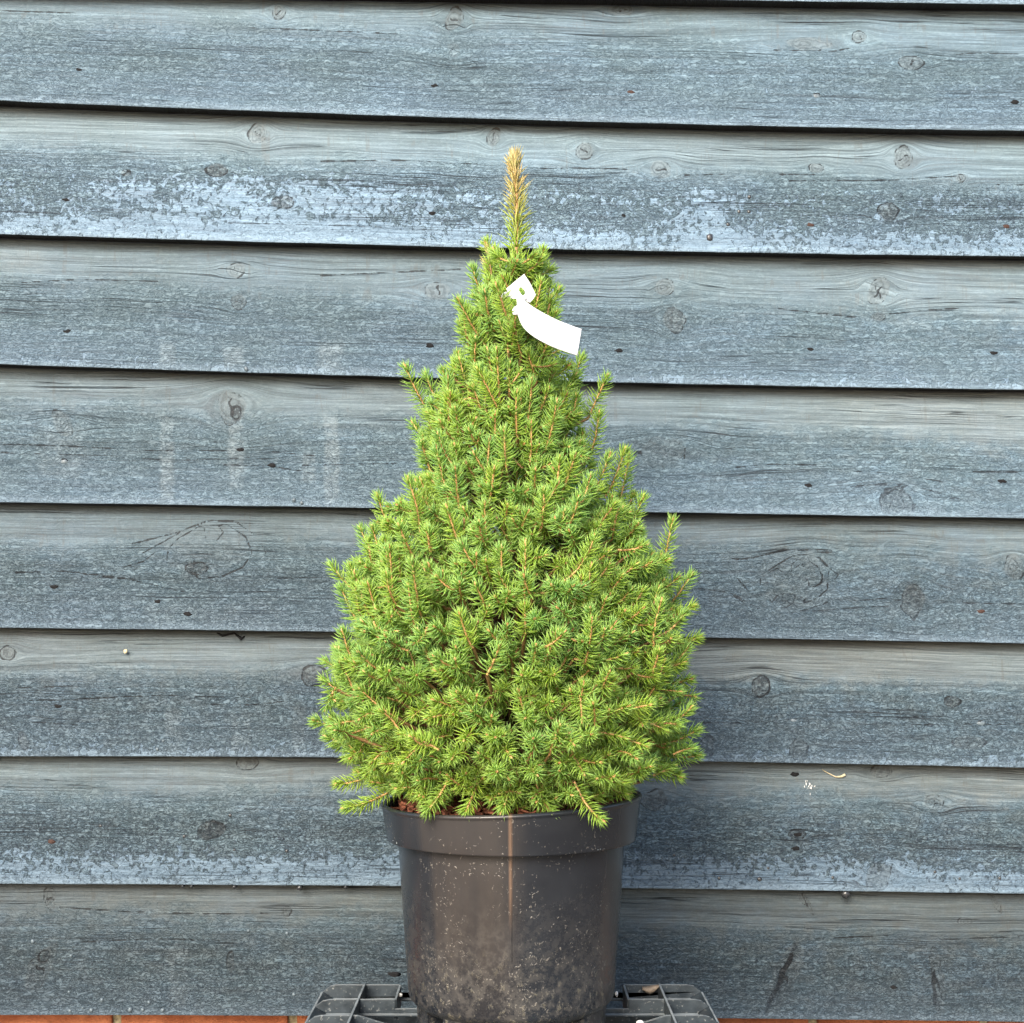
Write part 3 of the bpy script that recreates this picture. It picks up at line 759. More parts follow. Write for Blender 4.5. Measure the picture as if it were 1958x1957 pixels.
# slightly warped rim: higher at the right
hh = np.clip((rv[:, 2] - (zl_)) / (zt - zl_), 0, 1)
rv[:, 2] += hh * (rv[:, 0] * .035 + .0010 * np.cos(2 * np.arctan2(rv[:, 1], rv[:, 0]) + 1))
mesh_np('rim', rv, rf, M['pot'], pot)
body_prof = [(rb1, zbt + .003), (rb1, zbt), (rb1 - .0001, zbt - .0015), (rb1 - .0004, zbt - .01)]
for k in range(1, 12):
    t = k / 12; body_prof.append((rb1 + (rb0 - rb1) * t, zbt - .010 + (zb0 - zbt + .010) * t))
body_prof += [(rb0, zb0 + .002), (rb0 - .0006, zb0), (rb0 - .003, zb0 - .003), (rb0 - .008, zb0 - .0075), (rb0 - .010, zb0 - .0088), (rb0 - .03, zb0 - .0092), (.001, zb0 - .0092)]
bv, bf = lathe(body_prof)
bt = np.arctan2(bv[:, 0], -bv[:, 1])
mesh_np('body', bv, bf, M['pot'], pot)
# raised mould seam
mb = MB()
for (z0, z1, r0, r1) in ((zl_ + .004, zt - .005, rlb + .0004, rt - .0010), (zpx(1790), zbt - .003, rb1 + (rb0 - rb1) * .6 + .0002, rb1 + .0002)):
    mb.add([(CXP - .0016, -r0 + .0005, z0), (CXP + .0016, -r0 + .0005, z0), (CXP, -r0 - .0006, z0), (CXP - .0016, -r1 + .0005, z1), (CXP + .0016, -r1 + .0005, z1), (CXP, -r1 - .0006, z1)],
           [(0, 2, 5, 3), (2, 1, 4, 5), (0, 1, 2), (3, 5, 4), (0, 3, 4, 1)])
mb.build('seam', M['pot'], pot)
# feet: segments of a ring under the base with gaps between them
nfeet = 4
for k in range(nfeet):
    a0 = R(-96 + k * 90 - 37); a1 = R(-96 + k * 90 + 37); n = 14
    z1 = zb0 - .0070; z0 = -.0096
    vs = []; fs = []
    for i in range(n + 1):
        a = a0 + (a1 - a0) * i / n
        e = .004 * max(0, abs(i - n / 2) / (n / 2) - .75) / .25
        for (rr, zz) in ((rb0 - .0078, z1), (rb0 - .0100, z0), (rb0 - .026, z0), (rb0 - .026, z1)):
            vs.append((CXP + rr * math.cos(a), rr * math.sin(a), zz + (e if zz == z0 else 0)))
    for i in range(n):
        for j in range(4):
            b_ = i * 4; fs.append((b_ + j, b_ + (j + 1) % 4, b_ + 4 + (j + 1) % 4, b_ + 4 + j))
    fs += [(0, 3, 2, 1), (n * 4, n * 4 + 1, n * 4 + 2, n * 4 + 3)]
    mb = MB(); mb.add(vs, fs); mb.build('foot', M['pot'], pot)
# inner wall
iv, if_ = lathe([(rb1 - .006, zbt - .002), (rb1 - .0035, zbt + .012), (rt - .0122, zbt + .013), (rt - .0105, zt - .018)])
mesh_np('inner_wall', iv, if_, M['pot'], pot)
# smears of crust under the rim
mb = MB()
r = random.Random(5)
for px, wpx in ((768, 22), (860, 16), (925, 30), (938, 22), (1022, 26), (1130, 9), (1000, 12)):
    x0 = (px - CX) * S; rr = rlb - .0006
    mb = MB()
    for q in range(7):
        x = x0 + r.uniform(-.5, .5) * wpx * S; y = -math.sqrt(max(rr * rr - (x - CXP) ** 2, 0))
        blob(mb, (x, y + .0007, zl_ + .0022 + r.uniform(-.0006, .0022)), r.uniform(1.5, 4.5) * S, .0012, r.uniform(.8, 2.2) * S, 7, r.randint(0, 999), .4)
    mb.build('lime_crust', M['lime'], pot, smooth=True)

# soil and bark chips
zs = zt - .016
mb = MB(); vs = [(CXP, 0, zs + .006)]; fs = []; n = 64
for i in range(1, 9):
    for j in range(n):
        a = 2 * math.pi * j / n; rr = (rt - .0125) * i / 8
        vs.append((CXP + rr * math.cos(a), rr * math.sin(a), zs + .006 * (1 - i / 8) + random.uniform(-.002, .002) - (.001 if i == 8 else 0)))
for j in range(n): fs.append((0, 1 + j, 1 + (j + 1) % n))
for i in range(7):
    for j in range(n):
        a0 = 1 + i * n + j; a1 = 1 + i * n + (j + 1) % n; fs.append((a0, a0 + n, a1 + n, a1))
mb.add([(x, y + D, z + ZP) for x, y, z in vs], fs)
o = mb.build('soil', M['soil'], smooth=True); tag(o, 'dark brown potting soil filling the pot', 'soil', kind='stuff')
mb = MB()
from mathutils import Euler
for i in range(900):
    a = random.uniform(0, 2 * math.pi); rr = (rt - .016) * math.sqrt(random.uniform(.1, 1))
    L = random.uniform(.005, .020)
    mb.box((CXP + rr * math.cos(a), D + rr * math.sin(a), ZP + zs + .004 + random.uniform(0, .011)), (L, L * random.uniform(.2, .5), random.uniform(.0012, .003)),
           Euler((random.uniform(-.7, .7), random.uniform(-.7, .7), random.uniform(0, 6.3))).to_matrix())
o = mb.build('bark_mulch', M['bark']); tag(o, 'reddish brown bark chips on the soil inside the pot', 'bark mulch', kind='stuff')

# ------------------------------------------------------------------ spruce
ZS = ZP + zs                      # base of the stem
tree = empty('dwarf_spruce', (0, D, ZS))
tag(tree, 'small conical dwarf spruce with a browned tip growing in the black pot', 'conifer')
TOFF = np.array((0, D, ZS))
prof = np.array([  # photo row, left half-width, right half-width
    (430, 20, 22), (465, 36, 48), (500, 66, 74), (560, 84, 92), (640, 104, 98), (690, 116, 122), (740, 150, 140), (800, 182, 150), (870, 182, 158), (930, 205, 195),
    (990, 242, 238), (1050, 282, 292), (1110, 308, 328), (1180, 326, 340), (1240, 350, 345), (1300, 354, 328), (1360, 362, 336), (1420, 344, 336), (1470, 312, 302), (1505, 268, 254), (1530, 218, 208)], float)
def env(py, ang):
    """crown radius in metres at photo row py and azimuth (0 = right, -pi/2 = front)"""
    l = np.interp(py, prof[:, 0], prof[:, 1]); r_ = np.interp(py, prof[:, 0], prof[:, 2])
    c = math.cos(ang) * .5 + .5
    return (l * (1 - c) + r_ * c) * S

nV = []; nF3 = []; nF4 = []; nA = []; nB = []; ncnt = 0
lV = []; lF3 = []; lF4 = []; lA = []; lB = []; lcnt = 0
sV = []; sF = []; sA = []; scnt = 0
lsV = []; lsF = []; lsA = []; lscnt = 0
GA = math.pi * (3 - math.sqrt(5))

def frame(t):
    up = np.array((0, 0, 1.0)) if abs(t[2]) < .9 else np.array((1.0, 0, 0))
    u = np.cross(up, t); u /= np.linalg.norm(u); return u, np.cross(t, u)

def add_tube(pts, rads, yv, leader=False, n=5):
    global scnt, lscnt
    pts = np.asarray(pts); m_ = len(pts); vs = []
    for i in range(m_):
        t = pts[min(i + 1, m_ - 1)] - pts[max(i - 1, 0)]; t = t / (np.linalg.norm(t) + 1e-9)
        u, v = frame(t)
        for j in range(n):
            a = 2 * math.pi * j / n; vs.append(pts[i] + rads[i] * (u * math.cos(a) + v * math.sin(a)))
    fs = [(i * n + j, i * n + (j + 1) % n, (i + 1) * n + (j + 1) % n, (i + 1) * n + j) for i in range(m_ - 1) for j in range(n)]
    yv = np.repeat(np.asarray(yv, float), n)
    at = np.stack([yv, yv, yv], 1)
    if leader:
        lsV.append(np.array(vs)); lsF.append(np.array(fs) + lscnt); lsA.append(at); lscnt += len(vs)
    else:
        sV.append(np.array(vs)); sF.append(np.array(fs) + scnt); sA.append(at); scnt += len(vs)

def needles(p0, p1, p2, n, ln, a0, a1, tint, brown, wdt=.00062, leader=False, s0=.04, curl=.14, droop=0.0, ajit=.16):
    """needles along the quadratic curve p0 p1 p2; angle from the stem a0 (base) .. a1 (tip)"""
    global ncnt, lcnt
    s = s0 + (1 - s0) * (np.arange(n) + .5) / n
    s = np.clip(s + rng.uniform(-.4, .4, n) / n, 0, 1)
    c = ((1 - s) ** 2)[:, None] * p0 + (2 * s * (1 - s))[:, None] * p1 + (s ** 2)[:, None] * p2
    t = (2 * (1 - s))[:, None] * (p1 - p0) + (2 * s)[:, None] * (p2 - p1)
    t /= np.linalg.norm(t, axis=1)[:, None] + 1e-9
    u, v = frame(t[n // 2])
    ph = np.arange(n) * GA + rng.uniform(0, 6.3) + rng.normal(0, .25, n)
    rad = np.cos(ph)[:, None] * u + np.sin(ph)[:, None] * v
    rad -= (rad * t).sum(1)[:, None] * t; rad /= np.linalg.norm(rad, axis=1)[:, None] + 1e-9
    a = (a0 + (a1 - a0) * s ** 1.6) * rng.normal(1, ajit, n)
    L = ln * (1 - .25 * s ** 4) * rng.uniform(.78, 1.12, n)
    L = L * (1 - .35 * np.exp(-s / .08))
    d0 = t * np.cos(a + .10)[:, None] + rad * np.sin(a + .10)[:, None]
    d1 = t * np.cos(a - curl)[:, None] + rad * np.sin(a - curl)[:, None]
    d1 = d1 + rng.normal(0, .05, (n, 3))
    if droop: d1[:, 2] -= droop
    m1 = c + d0 * (L * .5)[:, None]; m2 = m1 + d1 * (L * .5)[:, None]
    side = np.cross(d0, rad); side /= np.linalg.norm(side, axis=1)[:, None] + 1e-9
    nrm = np.cross(side, d0)
    w_ = wdt * rng.uniform(.85, 1.15, n)
    k = np.zeros((n, 7, 3))
    for j in range(3):
        a_ = 2 * math.pi * j / 3 + .5
        o = side * math.cos(a_) + nrm * math.sin(a_)
        k[:, j] = c + o * (w_ * .75)[:, None]
        k[:, 3 + j] = m1 + o * w_[:, None]
    k[:, 6] = m2
    base = (np.arange(n) * 7)[:, None]
    q = np.concatenate([base + np.array([[j, (j + 1) % 3, 3 + (j + 1) % 3, 3 + j]]) for j in range(3)])
    tr = np.concatenate([base + np.array([[3 + j, 3 + (j + 1) % 3, 6]]) for j in range(3)])
    al = np.tile([0, 0, 0, .5, .5, .5, 1], n)
    A = np.stack([al, np.repeat(np.clip(tint + rng.normal(0, .08, n), 0, 1), 7), np.repeat(rng.uniform(0, 1, n), 7)], 1)
    br = np.clip((brown(c[:, 2]) if callable(brown) else brown) + rng.normal(0, .12, n) * (1 if callable(brown) else 0), 0, 1)
    if not callable(brown): br = np.full(n, float(brown))
    B = np.stack([np.repeat(br, 7), np.repeat(s, 7), np.zeros(n * 7)], 1)
    if leader:
        lV.append(k.reshape(-1, 3)); lF4.append(q + lcnt); lF3.append(tr + lcnt); lA.append(A); lB.append(B); lcnt += 7 * n
    else:
        nV.append(k.reshape(-1, 3)); nF4.append(q + ncnt); nF3.append(tr + ncnt); nA.append(A); nB.append(B); ncnt += 7 * n

def shoot(base, tip, tint=None, dens=1.0, ln=.0170, brown=0.0, bend=.18, young=1.0, connect=True, wd=.00066):
    base = np.asarray(base, float); tip = np.asarray(tip, float)
    L = np.linalg.norm(tip - base)
    mid = (base + tip) / 2 + np.array((rng.normal(0, .05), rng.normal(0, .05), -bend)) * L
    if tint is None: tint = float(np.clip(rng.normal(.45, .30), 0, 1))
    n = int(max(26, L / .0125 * 21) * dens)
    needles(base, mid, tip, n, ln, R(78), R(38), tint, brown, wd)
    # tuft at the very tip
    needles(base + (tip - base) * .86, tip * .5 + (base + (tip - base) * .86) * .5, tip, int(16 * dens), ln * .72, R(42), R(10), tint, brown, wd)
    s = np.linspace(0, 1, 6)
    pts = ((1 - s) ** 2)[:, None] * base + (2 * s * (1 - s))[:, None] * mid + (s ** 2)[:, None] * tip
    add_tube(pts, np.linspace(.00125, .0008, 6), [young] * 6, n=5)
    # bud at the tip
    t = tip - mid; t /= np.linalg.norm(t)
    add_tube([tip - t * .001, tip + t * .001, tip + t * .0032, tip + t * .0052], [.0009, .0017, .0013, .0002], [young] * 4, n=5)
    if connect:
        zz = max(base[2] - .55 * math.hypot(base[0], base[1] - D) * rng.uniform(.5, 1.1), ZS + .012 + .1 * rng.uniform(0, .3))
        root = np.array((0, D, zz))
        s = np.linspace(0, 1, 6)
        m2 = (root + base) / 2 + np.array((0, 0, -.010))
        pts = ((1 - s) ** 2)[:, None] * root + (2 * s * (1 - s))[:, None] * m2 + (s ** 2)[:, None] * base
        add_tube(pts, np.linspace(.0030, .0016, 6), [0, 0, 0, .1, .35, .6], n=4)

def W3(px, py, dy):
    """photo pixel at distance D + dy"""
    return np.array(P(px, py, D + dy))

# -- measured shoots: tip px,py ; base px,py ; dy (towards the wall +) ; tint (0 yellow-green, 1 blue-green)
MS = [
 (775, 692, 835, 805, .0, .7), (815, 708, 845, 790, .03, .8), (848, 700, 885, 790, -.02, .4), (722, 940, 775, 1045, .0, .4), (690, 1002, 715, 1075, .03, .9), (634, 1072, 700, 1150, .01, .5),
 (678, 1088, 693, 1185, -.05, .4), (745, 1040, 752, 1135, -.11, .5), (790, 800, 850, 870, .02, .8), (795, 912, 845, 990, -.06, .4),
 (1160, 712, 1125, 800, .0, .5), (1112, 675, 1085, 740, .02, .4), (1146, 782, 1118, 890, -.01, .45), (1165, 862, 1105, 985, -.04, .5), (1203, 860, 1172, 985, .02, .6), (1230, 942, 1175, 1050, .0, .5),
 (1286, 986, 1262, 1110, .0, .4), (1322, 1090, 1262, 1175, .0, .7), (1005, 1030, 1003, 1165, -.145, .25), (1003, 1150, 1004, 1215, -.155, .15), (965, 815, 968, 895, -.10, .5), (988, 742, 990, 840, -.085, .35),
 (1070, 870, 1055, 970, -.10, .4), (1040, 930, 1035, 1010, -.12, .5), (855, 962, 880, 1050, -.12, .3), (880, 1165, 905, 1240, -.17, .2), (950, 662, 955, 760, -.075, .35), (905, 730, 925, 800, -.07, .3),
 (885, 575, 908, 690, -.02, .3), (905, 505, 930, 590, .0, .75), (925, 545, 960, 640, -.035, .2), (1038, 470, 1028, 555, .0, .3), (1035, 530, 1022, 620, -.04, .2), (1068, 545, 1045, 625, .0, .45), (1062, 590, 1035, 660, -.02, .5),
 (985, 615, 998, 680, -.06, .1), (880, 680, 905, 760, -.03, .5), (960, 560, 985, 640, -.03, .3), (945, 470, 972, 560, -.01, .1), (930, 455, 962, 520, .0, .1), (1010, 500, 1000, 570, .01, .5),
 (660, 1535, 790, 1480, -.05, .1), (645, 1490, 740, 1462, -.01, .0), (625, 1400, 715, 1420, .0, .6), (602, 1368, 680, 1385, .0, .7), (618, 1290, 690, 1330, .01, .6), (622, 1255, 690, 1290, .02, .7), (645, 1230, 720, 1270, -.04, .5),
 (1335, 1385, 1250, 1425, -.01, .6), (1320, 1345, 1245, 1400, -.04, .5), (1335, 1435, 1250, 1435, .0, .6), (1300, 1475, 1230, 1440, .0, .2), (1335, 1210, 1265, 1230, .0, .1), (1325, 1150, 1260, 1180, -.02, .1), (1318, 1290, 1250, 1300, .0, .3),
 (1150, 1558, 1098, 1495, -.150, .3), (1195, 1508, 1130, 1480, -.07, .1), (1055, 1545, 1020, 1480, -.12, .3), (960, 1540, 985, 1470, -.13, .4), (890, 1545, 925, 1470, -.12, .2), (815, 1541, 860, 1485, -.122, .5), (760, 1498, 850, 1470, -.09, .1),
 (1175, 955, 1120, 1030, -.09, .3), (1165, 1070, 1105, 1140, -.12, .3), (1110, 1115, 1090, 1170, -.15, .5), (1230, 1120, 1170, 1190, -.08, .2), (740, 1090, 760, 1160, -.13, .3), (955, 1090, 990, 1150, -.15, .4), (950, 538, 968, 604, -.118, .2),
]
tipset = []
for (tx, ty, bx_, by_, dy, tn) in MS:
    tp = W3(tx, ty + 10, dy)
    bs = W3(bx_, by_, dy + .012 if dy <= 0 else dy - .01)
    shoot(bs, tp, tn, 1.1, ln=.0170, connect=not (dy < -.11 and ty < 700))
    tipset.append(tp)

# -- random shoots all over the crown
def crown_layer(n, f0, f1, lmin, lmax, dmin, dens, seed, ln=.0170, inner=False):
    r = np.random.default_rng(seed); pts = []
    tries = 0
    rows = np.linspace(485, 1530, 200)
    wt = np.array([env(y, -math.pi / 2) for y in rows]); wt = wt / wt.sum()
    made = 0
    while made < n and tries < n * 60:
        tries += 1
        py = r.choice(rows, p=wt) + r.uniform(-3, 3); a = r.uniform(-math.pi, math.pi)
        hollow = fnoise(np.array([a * 1.6 + 9]), np.array([py / 95.]), 41, 1.0, 2)[0]
        f = r.uniform(f0, f1) + .13 * hollow
        rad = env(py, a) * f
        # a crown point at the pot axis distance for this row; nearer points keep their true height
        z = ZC - (py - HY) * S
        tip = np.array((rad * math.cos(a), D + rad * math.sin(a), z))
        if pts and dmin > 0:
            dd = np.linalg.norm(np.array(pts) - tip, axis=1).min()
            if dd < dmin: continue
        if not inner and tipset and np.linalg.norm(np.array(tipset) - tip, axis=1).min() < .017: continue
        if z < ZP + zt + .010 and .108 < rad < .152: z = ZP + zt + .010 + r.uniform(0, .006); tip[2] = z
        pts.append(tip); made += 1
        h = (py - 440) / 1095.                       # 0 top .. 1 bottom
        el = R(np.interp(h, (0, .3, .6, .8, .92, 1), (68, 46, 30, 12, -4, -18)) + r.normal(0, 24))
        a2 = a + r.normal(0, .5)
        d = np.array((math.cos(el) * math.cos(a2), math.cos(el) * math.sin(a2), math.sin(el)))
        L = r.uniform(lmin, lmax)
        if h > .88 and tip[2] < ZC - (1500 - HY) * S: L *= 1.0
        tn = float(np.clip(.42 + .9 * hollow * .5 + r.normal(0, .22) + (.12 if h < .75 else -.06) - .35 * max(0, 1 - h / .28), 0, 1))
        base = tip - d * L
        if math.hypot(base[0], base[1] - D) > .97 * rad:
            d = np.array((math.cos(el) * math.cos(a), math.cos(el) * math.sin(a), abs(math.sin(el)))); base = tip - d * L
        shoot(base, tip, tn, dens, ln, bend=.14 if h < .8 else -.08, young=1.0 if not inner else .5, connect=(r.uniform() < (.65 if not inner else .3)))
        # side shoots
        if not inner and r.uniform() < .5:
            for sg in (-1, 1):
                if r.uniform() < .6:
                    sv = np.cross(d, (0, 0, 1)); sv /= np.linalg.norm(sv) + 1e-9
                    dd_ = d * .75 + sg * sv * .65 + np.array((0, 0, .1)); dd_ /= np.linalg.norm(dd_)
                    b2 = base + d * L * .25
                    shoot(b2, b2 + dd_ * L * r.uniform(.45, .65), tn, dens * .9, ln * .92, connect=False)
crown_layer(640, .86, 1.0, .020, .048, .0188, 1.0, 11)
rr_ = np.random.default_rng(77)
for q_ in range(95):
    py = rr_.uniform(560, 1340); a = rr_.uniform(-math.pi, math.pi)
    rad = env(py, a) * rr_.uniform(.88, 1.0) * (.88 if py < 920 else 1); z = ZC - (py - HY) * S
    if py < 920 and abs(math.cos(a)) > .6: continue
    base = np.array((rad * .90 * math.cos(a), D + rad * .90 * math.sin(a), z))
    el = R(rr_.uniform(52, 80)); L = rr_.uniform(.032, .056); a2 = a + rr_.normal(0, .4)
    shoot(base, base + L * np.array((math.cos(el) * math.cos(a2), math.cos(el) * math.sin(a2), math.sin(el))), float(np.clip(rr_.normal(.5, .3), 0, 1)), 1.05, connect=False)
crown_layer(340, .74, .86, .026, .046, .024, .9, 12, inner=True)
crown_layer(330, .42, .70, .030, .055, .022, .9, 13, inner=True)

# trunk
tk = np.linspace(0, 1, 14)
tz = ZS - .01 + (ZC - (470 - HY) * S - ZS + .01) * tk
tp_ = np.stack([.002 * np.sin(tk * 9), D + .002 * np.cos(tk * 7), tz], 1)
mbv = []; n = 12
for i in range(14):
    rr = .0105 * (1 - tk[i]) + .0022
    for j in range(n):
        a = 2 * math.pi * j / n; mbv.append((tp_[i, 0] + rr * math.cos(a), tp_[i, 1] + rr * math.sin(a), tz[i]))
fs = [(i * n + j, i * n + (j + 1) % n, (i + 1) * n + (j + 1) % n, (i + 1) * n + j) for i in range(13) for j in range(n)]
o = mesh_np('trunk', mbv, np.array(fs), M['twig'], tree, True, dict(tw=np.zeros((len(mbv), 3))), TOFF)

# leader with brown needles at the top
zt0 = ZC - (500 - HY) * S; zt1 = ZC - (300 - HY) * S
zg0, zg1 = ZC - (480 - HY) * S, ZC - (365 - HY) * S
brf = lambda z: np.clip((z - zg0) / (zg1 - zg0), 0, 1) * .88
b0 = W3(986, 505, 0); b1 = W3(992, 400, 0); b2 = W3(983, 306, 0)
needles(b0, b1, b2, 270, .0225, R(52), R(34), .05, brf, .00080, leader=True, s0=.0, curl=.12, ajit=.34)
needles(b0 * .12 + b2 * .88, b1 * .12 + b2 * .88, b2, 50, .0195, R(34), R(6), .05, brf, .00080, leader=True, s0=0, curl=.1, ajit=.5)
s = np.linspace(0, 1, 9)
pts = ((1 - s) ** 2)[:, None] * b0 + (2 * s * (1 - s))[:, None] * b1 + (s ** 2)[:, None] * b2
add_tube(pts, np.linspace(.0024, .0012, 9), [.8] * 9, leader=True, n=8)
for (tx, ty, bx_, by_, bw) in ((930, 470, 955, 530, .75), (926, 500, 950, 545, .8)):
    tp = W3(tx, ty, -.004); bs = W3(bx_, by_, -.004)
    needles(bs, (bs + tp) / 2, tp, 26, .011, R(45), R(12), .1, bw, .0006, leader=True, s0=.3)

cr = mesh_np('crown', np.concatenate(nV), [np.concatenate(nF4), np.concatenate(nF3)], M['needle'], tree, True, dict(nd=np.concatenate(nA), nb=np.concatenate(nB)), TOFF)
tw = mesh_np('twigs', np.concatenate(sV), np.concatenate(sF), M['twig'], tree, True, dict(tw=np.concatenate(sA)), TOFF)
ld = mesh_np('leader_shoot', np.concatenate(lV), [np.concatenate(lF4), np.concatenate(lF3)], M['needle'], tree, True, dict(nd=np.concatenate(lA), nb=np.concatenate(lB)), TOFF)
ld['label'] = 'dry tan-brown needled tip of the tree'
mesh_np('leader_stem', np.concatenate(lsV), np.concatenate(lsF), M['twig'], ld, True, dict(tw=np.concatenate(lsA)))
ls = ld.children[0]
for v in (): pass
ls.data.transform(__import__('mathutils').Matrix.Translation(-Vector(TOFF)))

# ------------------------------------------------------------------ white label tied to the tree
DL = -.105
def TG(cx, cy, dy=0.0):            # coordinates in the enlarged crop of the photo (origin 940,500; 9.655 per pixel)
    return Vector(P(940 + cx / 9.655, 500 + cy / 9.655, D + DL + dy))
lab = empty('plant_label', TG(560, 600)); LO = Vector(TG(560, 600))
tag(lab, 'blank white plastic loop label tied near the top of the spruce', 'label')
def ribbon(name, rows, thick=.0005, sub=6):
    """rows: list of (pointA, pointB) crossing the strip"""
    def cat(p0, p1, p2, p3, t):
        return .5 * ((2 * p1) + (p2 - p0) * t + (2 * p0 - 5 * p1 + 4 * p2 - p3) * t * t + (3 * p1 - p0 - 3 * p2 + p3) * t ** 3)
    A = [Vector(a) for a, b in rows]; B = [Vector(b) for a, b in rows]
    def ev(Pn):
        out = []
        for i in range(len(Pn) - 1):
            p0 = Pn[max(i - 1, 0)]; p3 = Pn[min(i + 2, len(Pn) - 1)]
            for k in range(sub): out.append(cat(p0, Pn[i], Pn[i + 1], p3, k / sub))
        out.append(Pn[-1]); return out
    A, B = ev(A), ev(B); n = len(A); m_ = 5
    vs = []; 
    for i in range(n):
        for j in range(m_):
            vs.append(A[i].lerp(B[i], j / (m_ - 1)) - LO)
    fs = [(i * m_ + j, i * m_ + j + 1, (i + 1) * m_ + j + 1, (i + 1) * m_ + j) for i in range(n - 1) for j in range(m_ - 1)]
    me = bpy.data.meshes.new(name); me.from_pydata([tuple(v) for v in vs], [], fs); me.materials.append(M['tag'])
    for p in me.polygons: p.use_smooth = True
    o = bpy.data.objects.new(name, me); link(o, lab)
    s_ = o.modifiers.new('t', 'SOLIDIFY'); s_.thickness = thick; s_.offset = 0
    return o
ribbon('strip', [(TG(468, 545, -.004), TG(480, 545, -.004)), (TG(460, 640, -.006), TG(560, 660, -.006)), (TG(468, 790, -.007), TG(668, 770, -.007)), (TG(475, 930, -.008), TG(850, 895, -.012)),
                 (TG(520, 1100, -.012), TG(1080, 1020, -.019)), (TG(620, 1260, -.018), TG(1260, 1105, -.024)), (TG(820, 1420, -.026), TG(1390, 1155, -.028)), (TG(1150, 1590, -.033), TG(1520, 1205, -.033)),
                 (TG(1580, 1740, -.042), TG(1660, 1252, -.037))])
# slotted head of the label: a quadrilateral with an oval hole
outer = [(600, 235), (720, 420), (815, 620), (765, 700), (705, 765), (640, 735), (560, 690), (450, 640), (345, 685), (310, 600), (270, 505), (420, 380)]
inner = [(580, 480), (622, 510), (645, 560), (650, 625), (636, 705), (596, 680), (555, 620), (522, 572), (495, 535), (468, 508), (505, 488), (545, 478)]
vs = []; fs = []
order_o = outer; order_i = inner
def angs(p): return math.atan2(p[1] - 580, p[0] - 560)
order_o = sorted(outer, key=angs); order_i = sorted(inner, key=angs)
for p in order_o: vs.append(tuple(TG(p[0], p[1], -.001 + (p[0] - 540) * .000010) - LO))
for p in order_i: vs.append(tuple(TG(p[0], p[1], -.002) - LO))
nn = len(order_o)
for i in range(nn): fs.append((i, (i + 1) % nn, nn + (i + 1) % nn, nn + i))
me = bpy.data.meshes.new('head'); me.from_pydata(vs, [], fs); me.materials.append(M['tag'])
o = bpy.data.objects.new('head', me); link(o, lab); s_ = o.modifiers.new('t', 'SOLIDIFY'); s_.thickness = .0006; s_.offset = 0
# loop running back round the stem
ribbon('loop', [(TG(310, 560, .001), TG(345, 660, .001)), (TG(225, 575, .030), TG(240, 675, .030)), (TG(170, 640, .065), TG(180, 740, .065)), (TG(200, 720, .095), TG(210, 830, .095)),
                (TG(420, 760, .105), TG(430, 900, .105)), (TG(560, 740, .07), TG(540, 880, .07)), (TG(520, 760, .03), TG(500, 900, .03)), (TG(480, 800, .004), TG(480, 960, .004)), (TG(390, 880, -.003), TG(410, 985, -.003))])
ribbon('folded_end', [(TG(375, 915, -.006), TG(395, 985, -.006)), (TG(420, 840, -.003), TG(450, 990, -.006)), (TG(480, 810, -.002), TG(505, 1005, -.004))])

# ------------------------------------------------------------------ little loose things
def pebble(px, py, r, Y, name, label, mat, cat, sq=(1, .8, .7)):
    p = Vector(P(px, py, Y)); mb = MB(); rr = random.Random(int(px)); vs = []; fs = []
    n, m_ = 10, 6
    for i in range(m_ + 1):
        a = math.pi * i / m_
        for j in range(n):
            th = 2 * math.pi * j / n; k = 1 + rr.uniform(-.18, .18) * (0 < i < m_)
            vs.append((r * sq[0] * k * math.sin(a) * math.cos(th), r * sq[1] * k * math.sin(a) * math.sin(th), r * sq[2] * k * math.cos(a)))
    for i in range(m_):
        for j in range(n): fs.append((i * n + j, i * n + (j + 1) % n, (i + 1) * n + (j + 1) % n, (i + 1) * n + j))
    mb.add(vs, fs); o = mb.build(name, mat, smooth=True); o.location = p
    return tag(o, label, cat)
pebble(765, 1903, .0030, 1.508, 'pebble', 'white pebble on the pallet left of the pot', M['stone'], 'pebble')
pebble(1179, 1901, .0024, 1.512, 'pebble', 'white pebble on the pallet right of the pot, in the back row', M['stone'], 'pebble', (.8, .8, 1.3))
pebble(1224, 1955, .0034, 1.395, 'pebble', 'white pebble at the very bottom right of the pot on the pallet', M['stone'], 'pebble', (1.2, .8, .6))
# curled dry leaf against the back rib
mb = MB(); vs = []; n = 8
for i in range(n + 1):
    t = i / n
    for j in range(5):
        q = j / 4 - .5
        p = Vector(P(1228 + 32 * t, 1883 + 5 * (1 - t) + (q + .5) * 15 * math.sin(math.pi * min(.93, t * .85 + .08)), 1.531))
        vs.append((p.x, p.y - .004 * math.cos(q * 3), p.z))
fs = [(i * 5 + j, i * 5 + j + 1, (i + 1) * 5 + j + 1, (i + 1) * 5 + j) for i in range(n) for j in range(4)]
mb.add(vs, fs); o = mb.build('dry_leaf', M['leaf'], smooth=True); tag(o, 'curled tan dry leaf caught in the back row of the pallet', 'leaf')
s_ = o.modifiers.new('t', 'SOLIDIFY'); s_.thickness = .0005
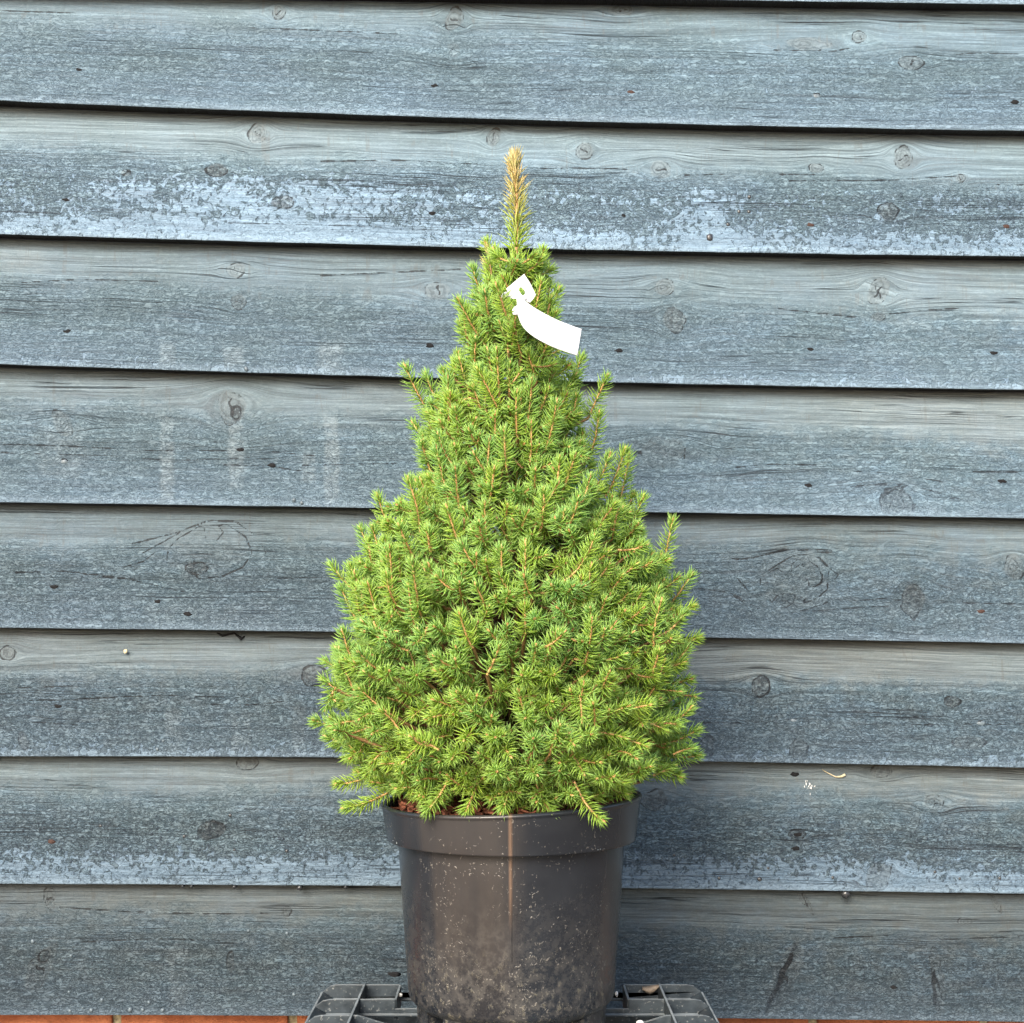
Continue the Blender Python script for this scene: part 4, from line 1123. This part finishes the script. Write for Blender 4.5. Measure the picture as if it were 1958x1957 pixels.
# straw stuck under a lap of the wall
def stick(name, pts, rads, mat, label, cat):
    mb = MB(); n = 6; pts = [Vector(p) for p in pts]; vs = []
    for i, p in enumerate(pts):
        t = (pts[min(i + 1, len(pts) - 1)] - pts[max(i - 1, 0)]).normalized()
        u = t.cross(Vector((0, 1, 0))).normalized(); v = t.cross(u)
        for j in range(n):
            a = 2 * math.pi * j / n; vs.append(p + rads[i] * (u * math.cos(a) + v * math.sin(a)))
    fs = [(i * n + j, i * n + (j + 1) % n, (i + 1) * n + (j + 1) % n, (i + 1) * n + j) for i in range(len(pts) - 1) for j in range(n)]
    fs += [tuple(range(n)), tuple(range((len(pts) - 1) * n, len(pts) * n))]
    mb.add(vs, fs); o = mb.build(name, mat, smooth=True); return tag(o, label, cat)
def FW(b, px, py, out=.001):
    p = face_depth(b, px, py); return (p[0], p[1] - out, p[2])
stick('straw', [FW(7, 1566, 1468, -.002), FW(7, 1582, 1478), FW(7, 1598, 1486), FW(7, 1608, 1485, .002), FW(7, 1615, 1481, .003)], [.0005, .0006, .0008, .0016, .0018], M['straw'],
      'pale bent straw with a white end caught on the wall right of the tree', 'straw')
stick('cobweb_debris', [FW(6, 405, 1206, -.004), FW(6, 425, 1216), FW(6, 448, 1211), FW(6, 462, 1222, .002), FW(6, 468, 1217)], [.0012, .0016, .0010, .0022, .0008], M['hole'],
      'dark scrap of debris hanging under a lap left of the tree', 'debris')
pebble(240, 1246, .0028, wall_pt(240, 1246, .012)[1], 'snail', 'tiny pale snail shell stuck on the wall far left of the tree', M['straw'], 'snail', (1, .5, 1))
# white bird droppings specks belong to board 7
mb = MB(); rr = random.Random(9)
for i in range(16):
    px = 1546 + rr.gauss(0, 8) + 3 * (i % 3); py = 1503 + rr.gauss(0, 9)
    c = face_depth(7, px, py); blob(mb, (c[0] - WOFF[0], c[1] - WOFF[1] + .0003, c[2] - WOFF[2]), rr.uniform(.5, 1.3) * .00066 * 1.1, .0005, rr.uniform(.5, 2.2) * .00066 * 1.4, 7, i, .4)
mb.build('white_specks', M['stone'], BOARDS[7], smooth=True)
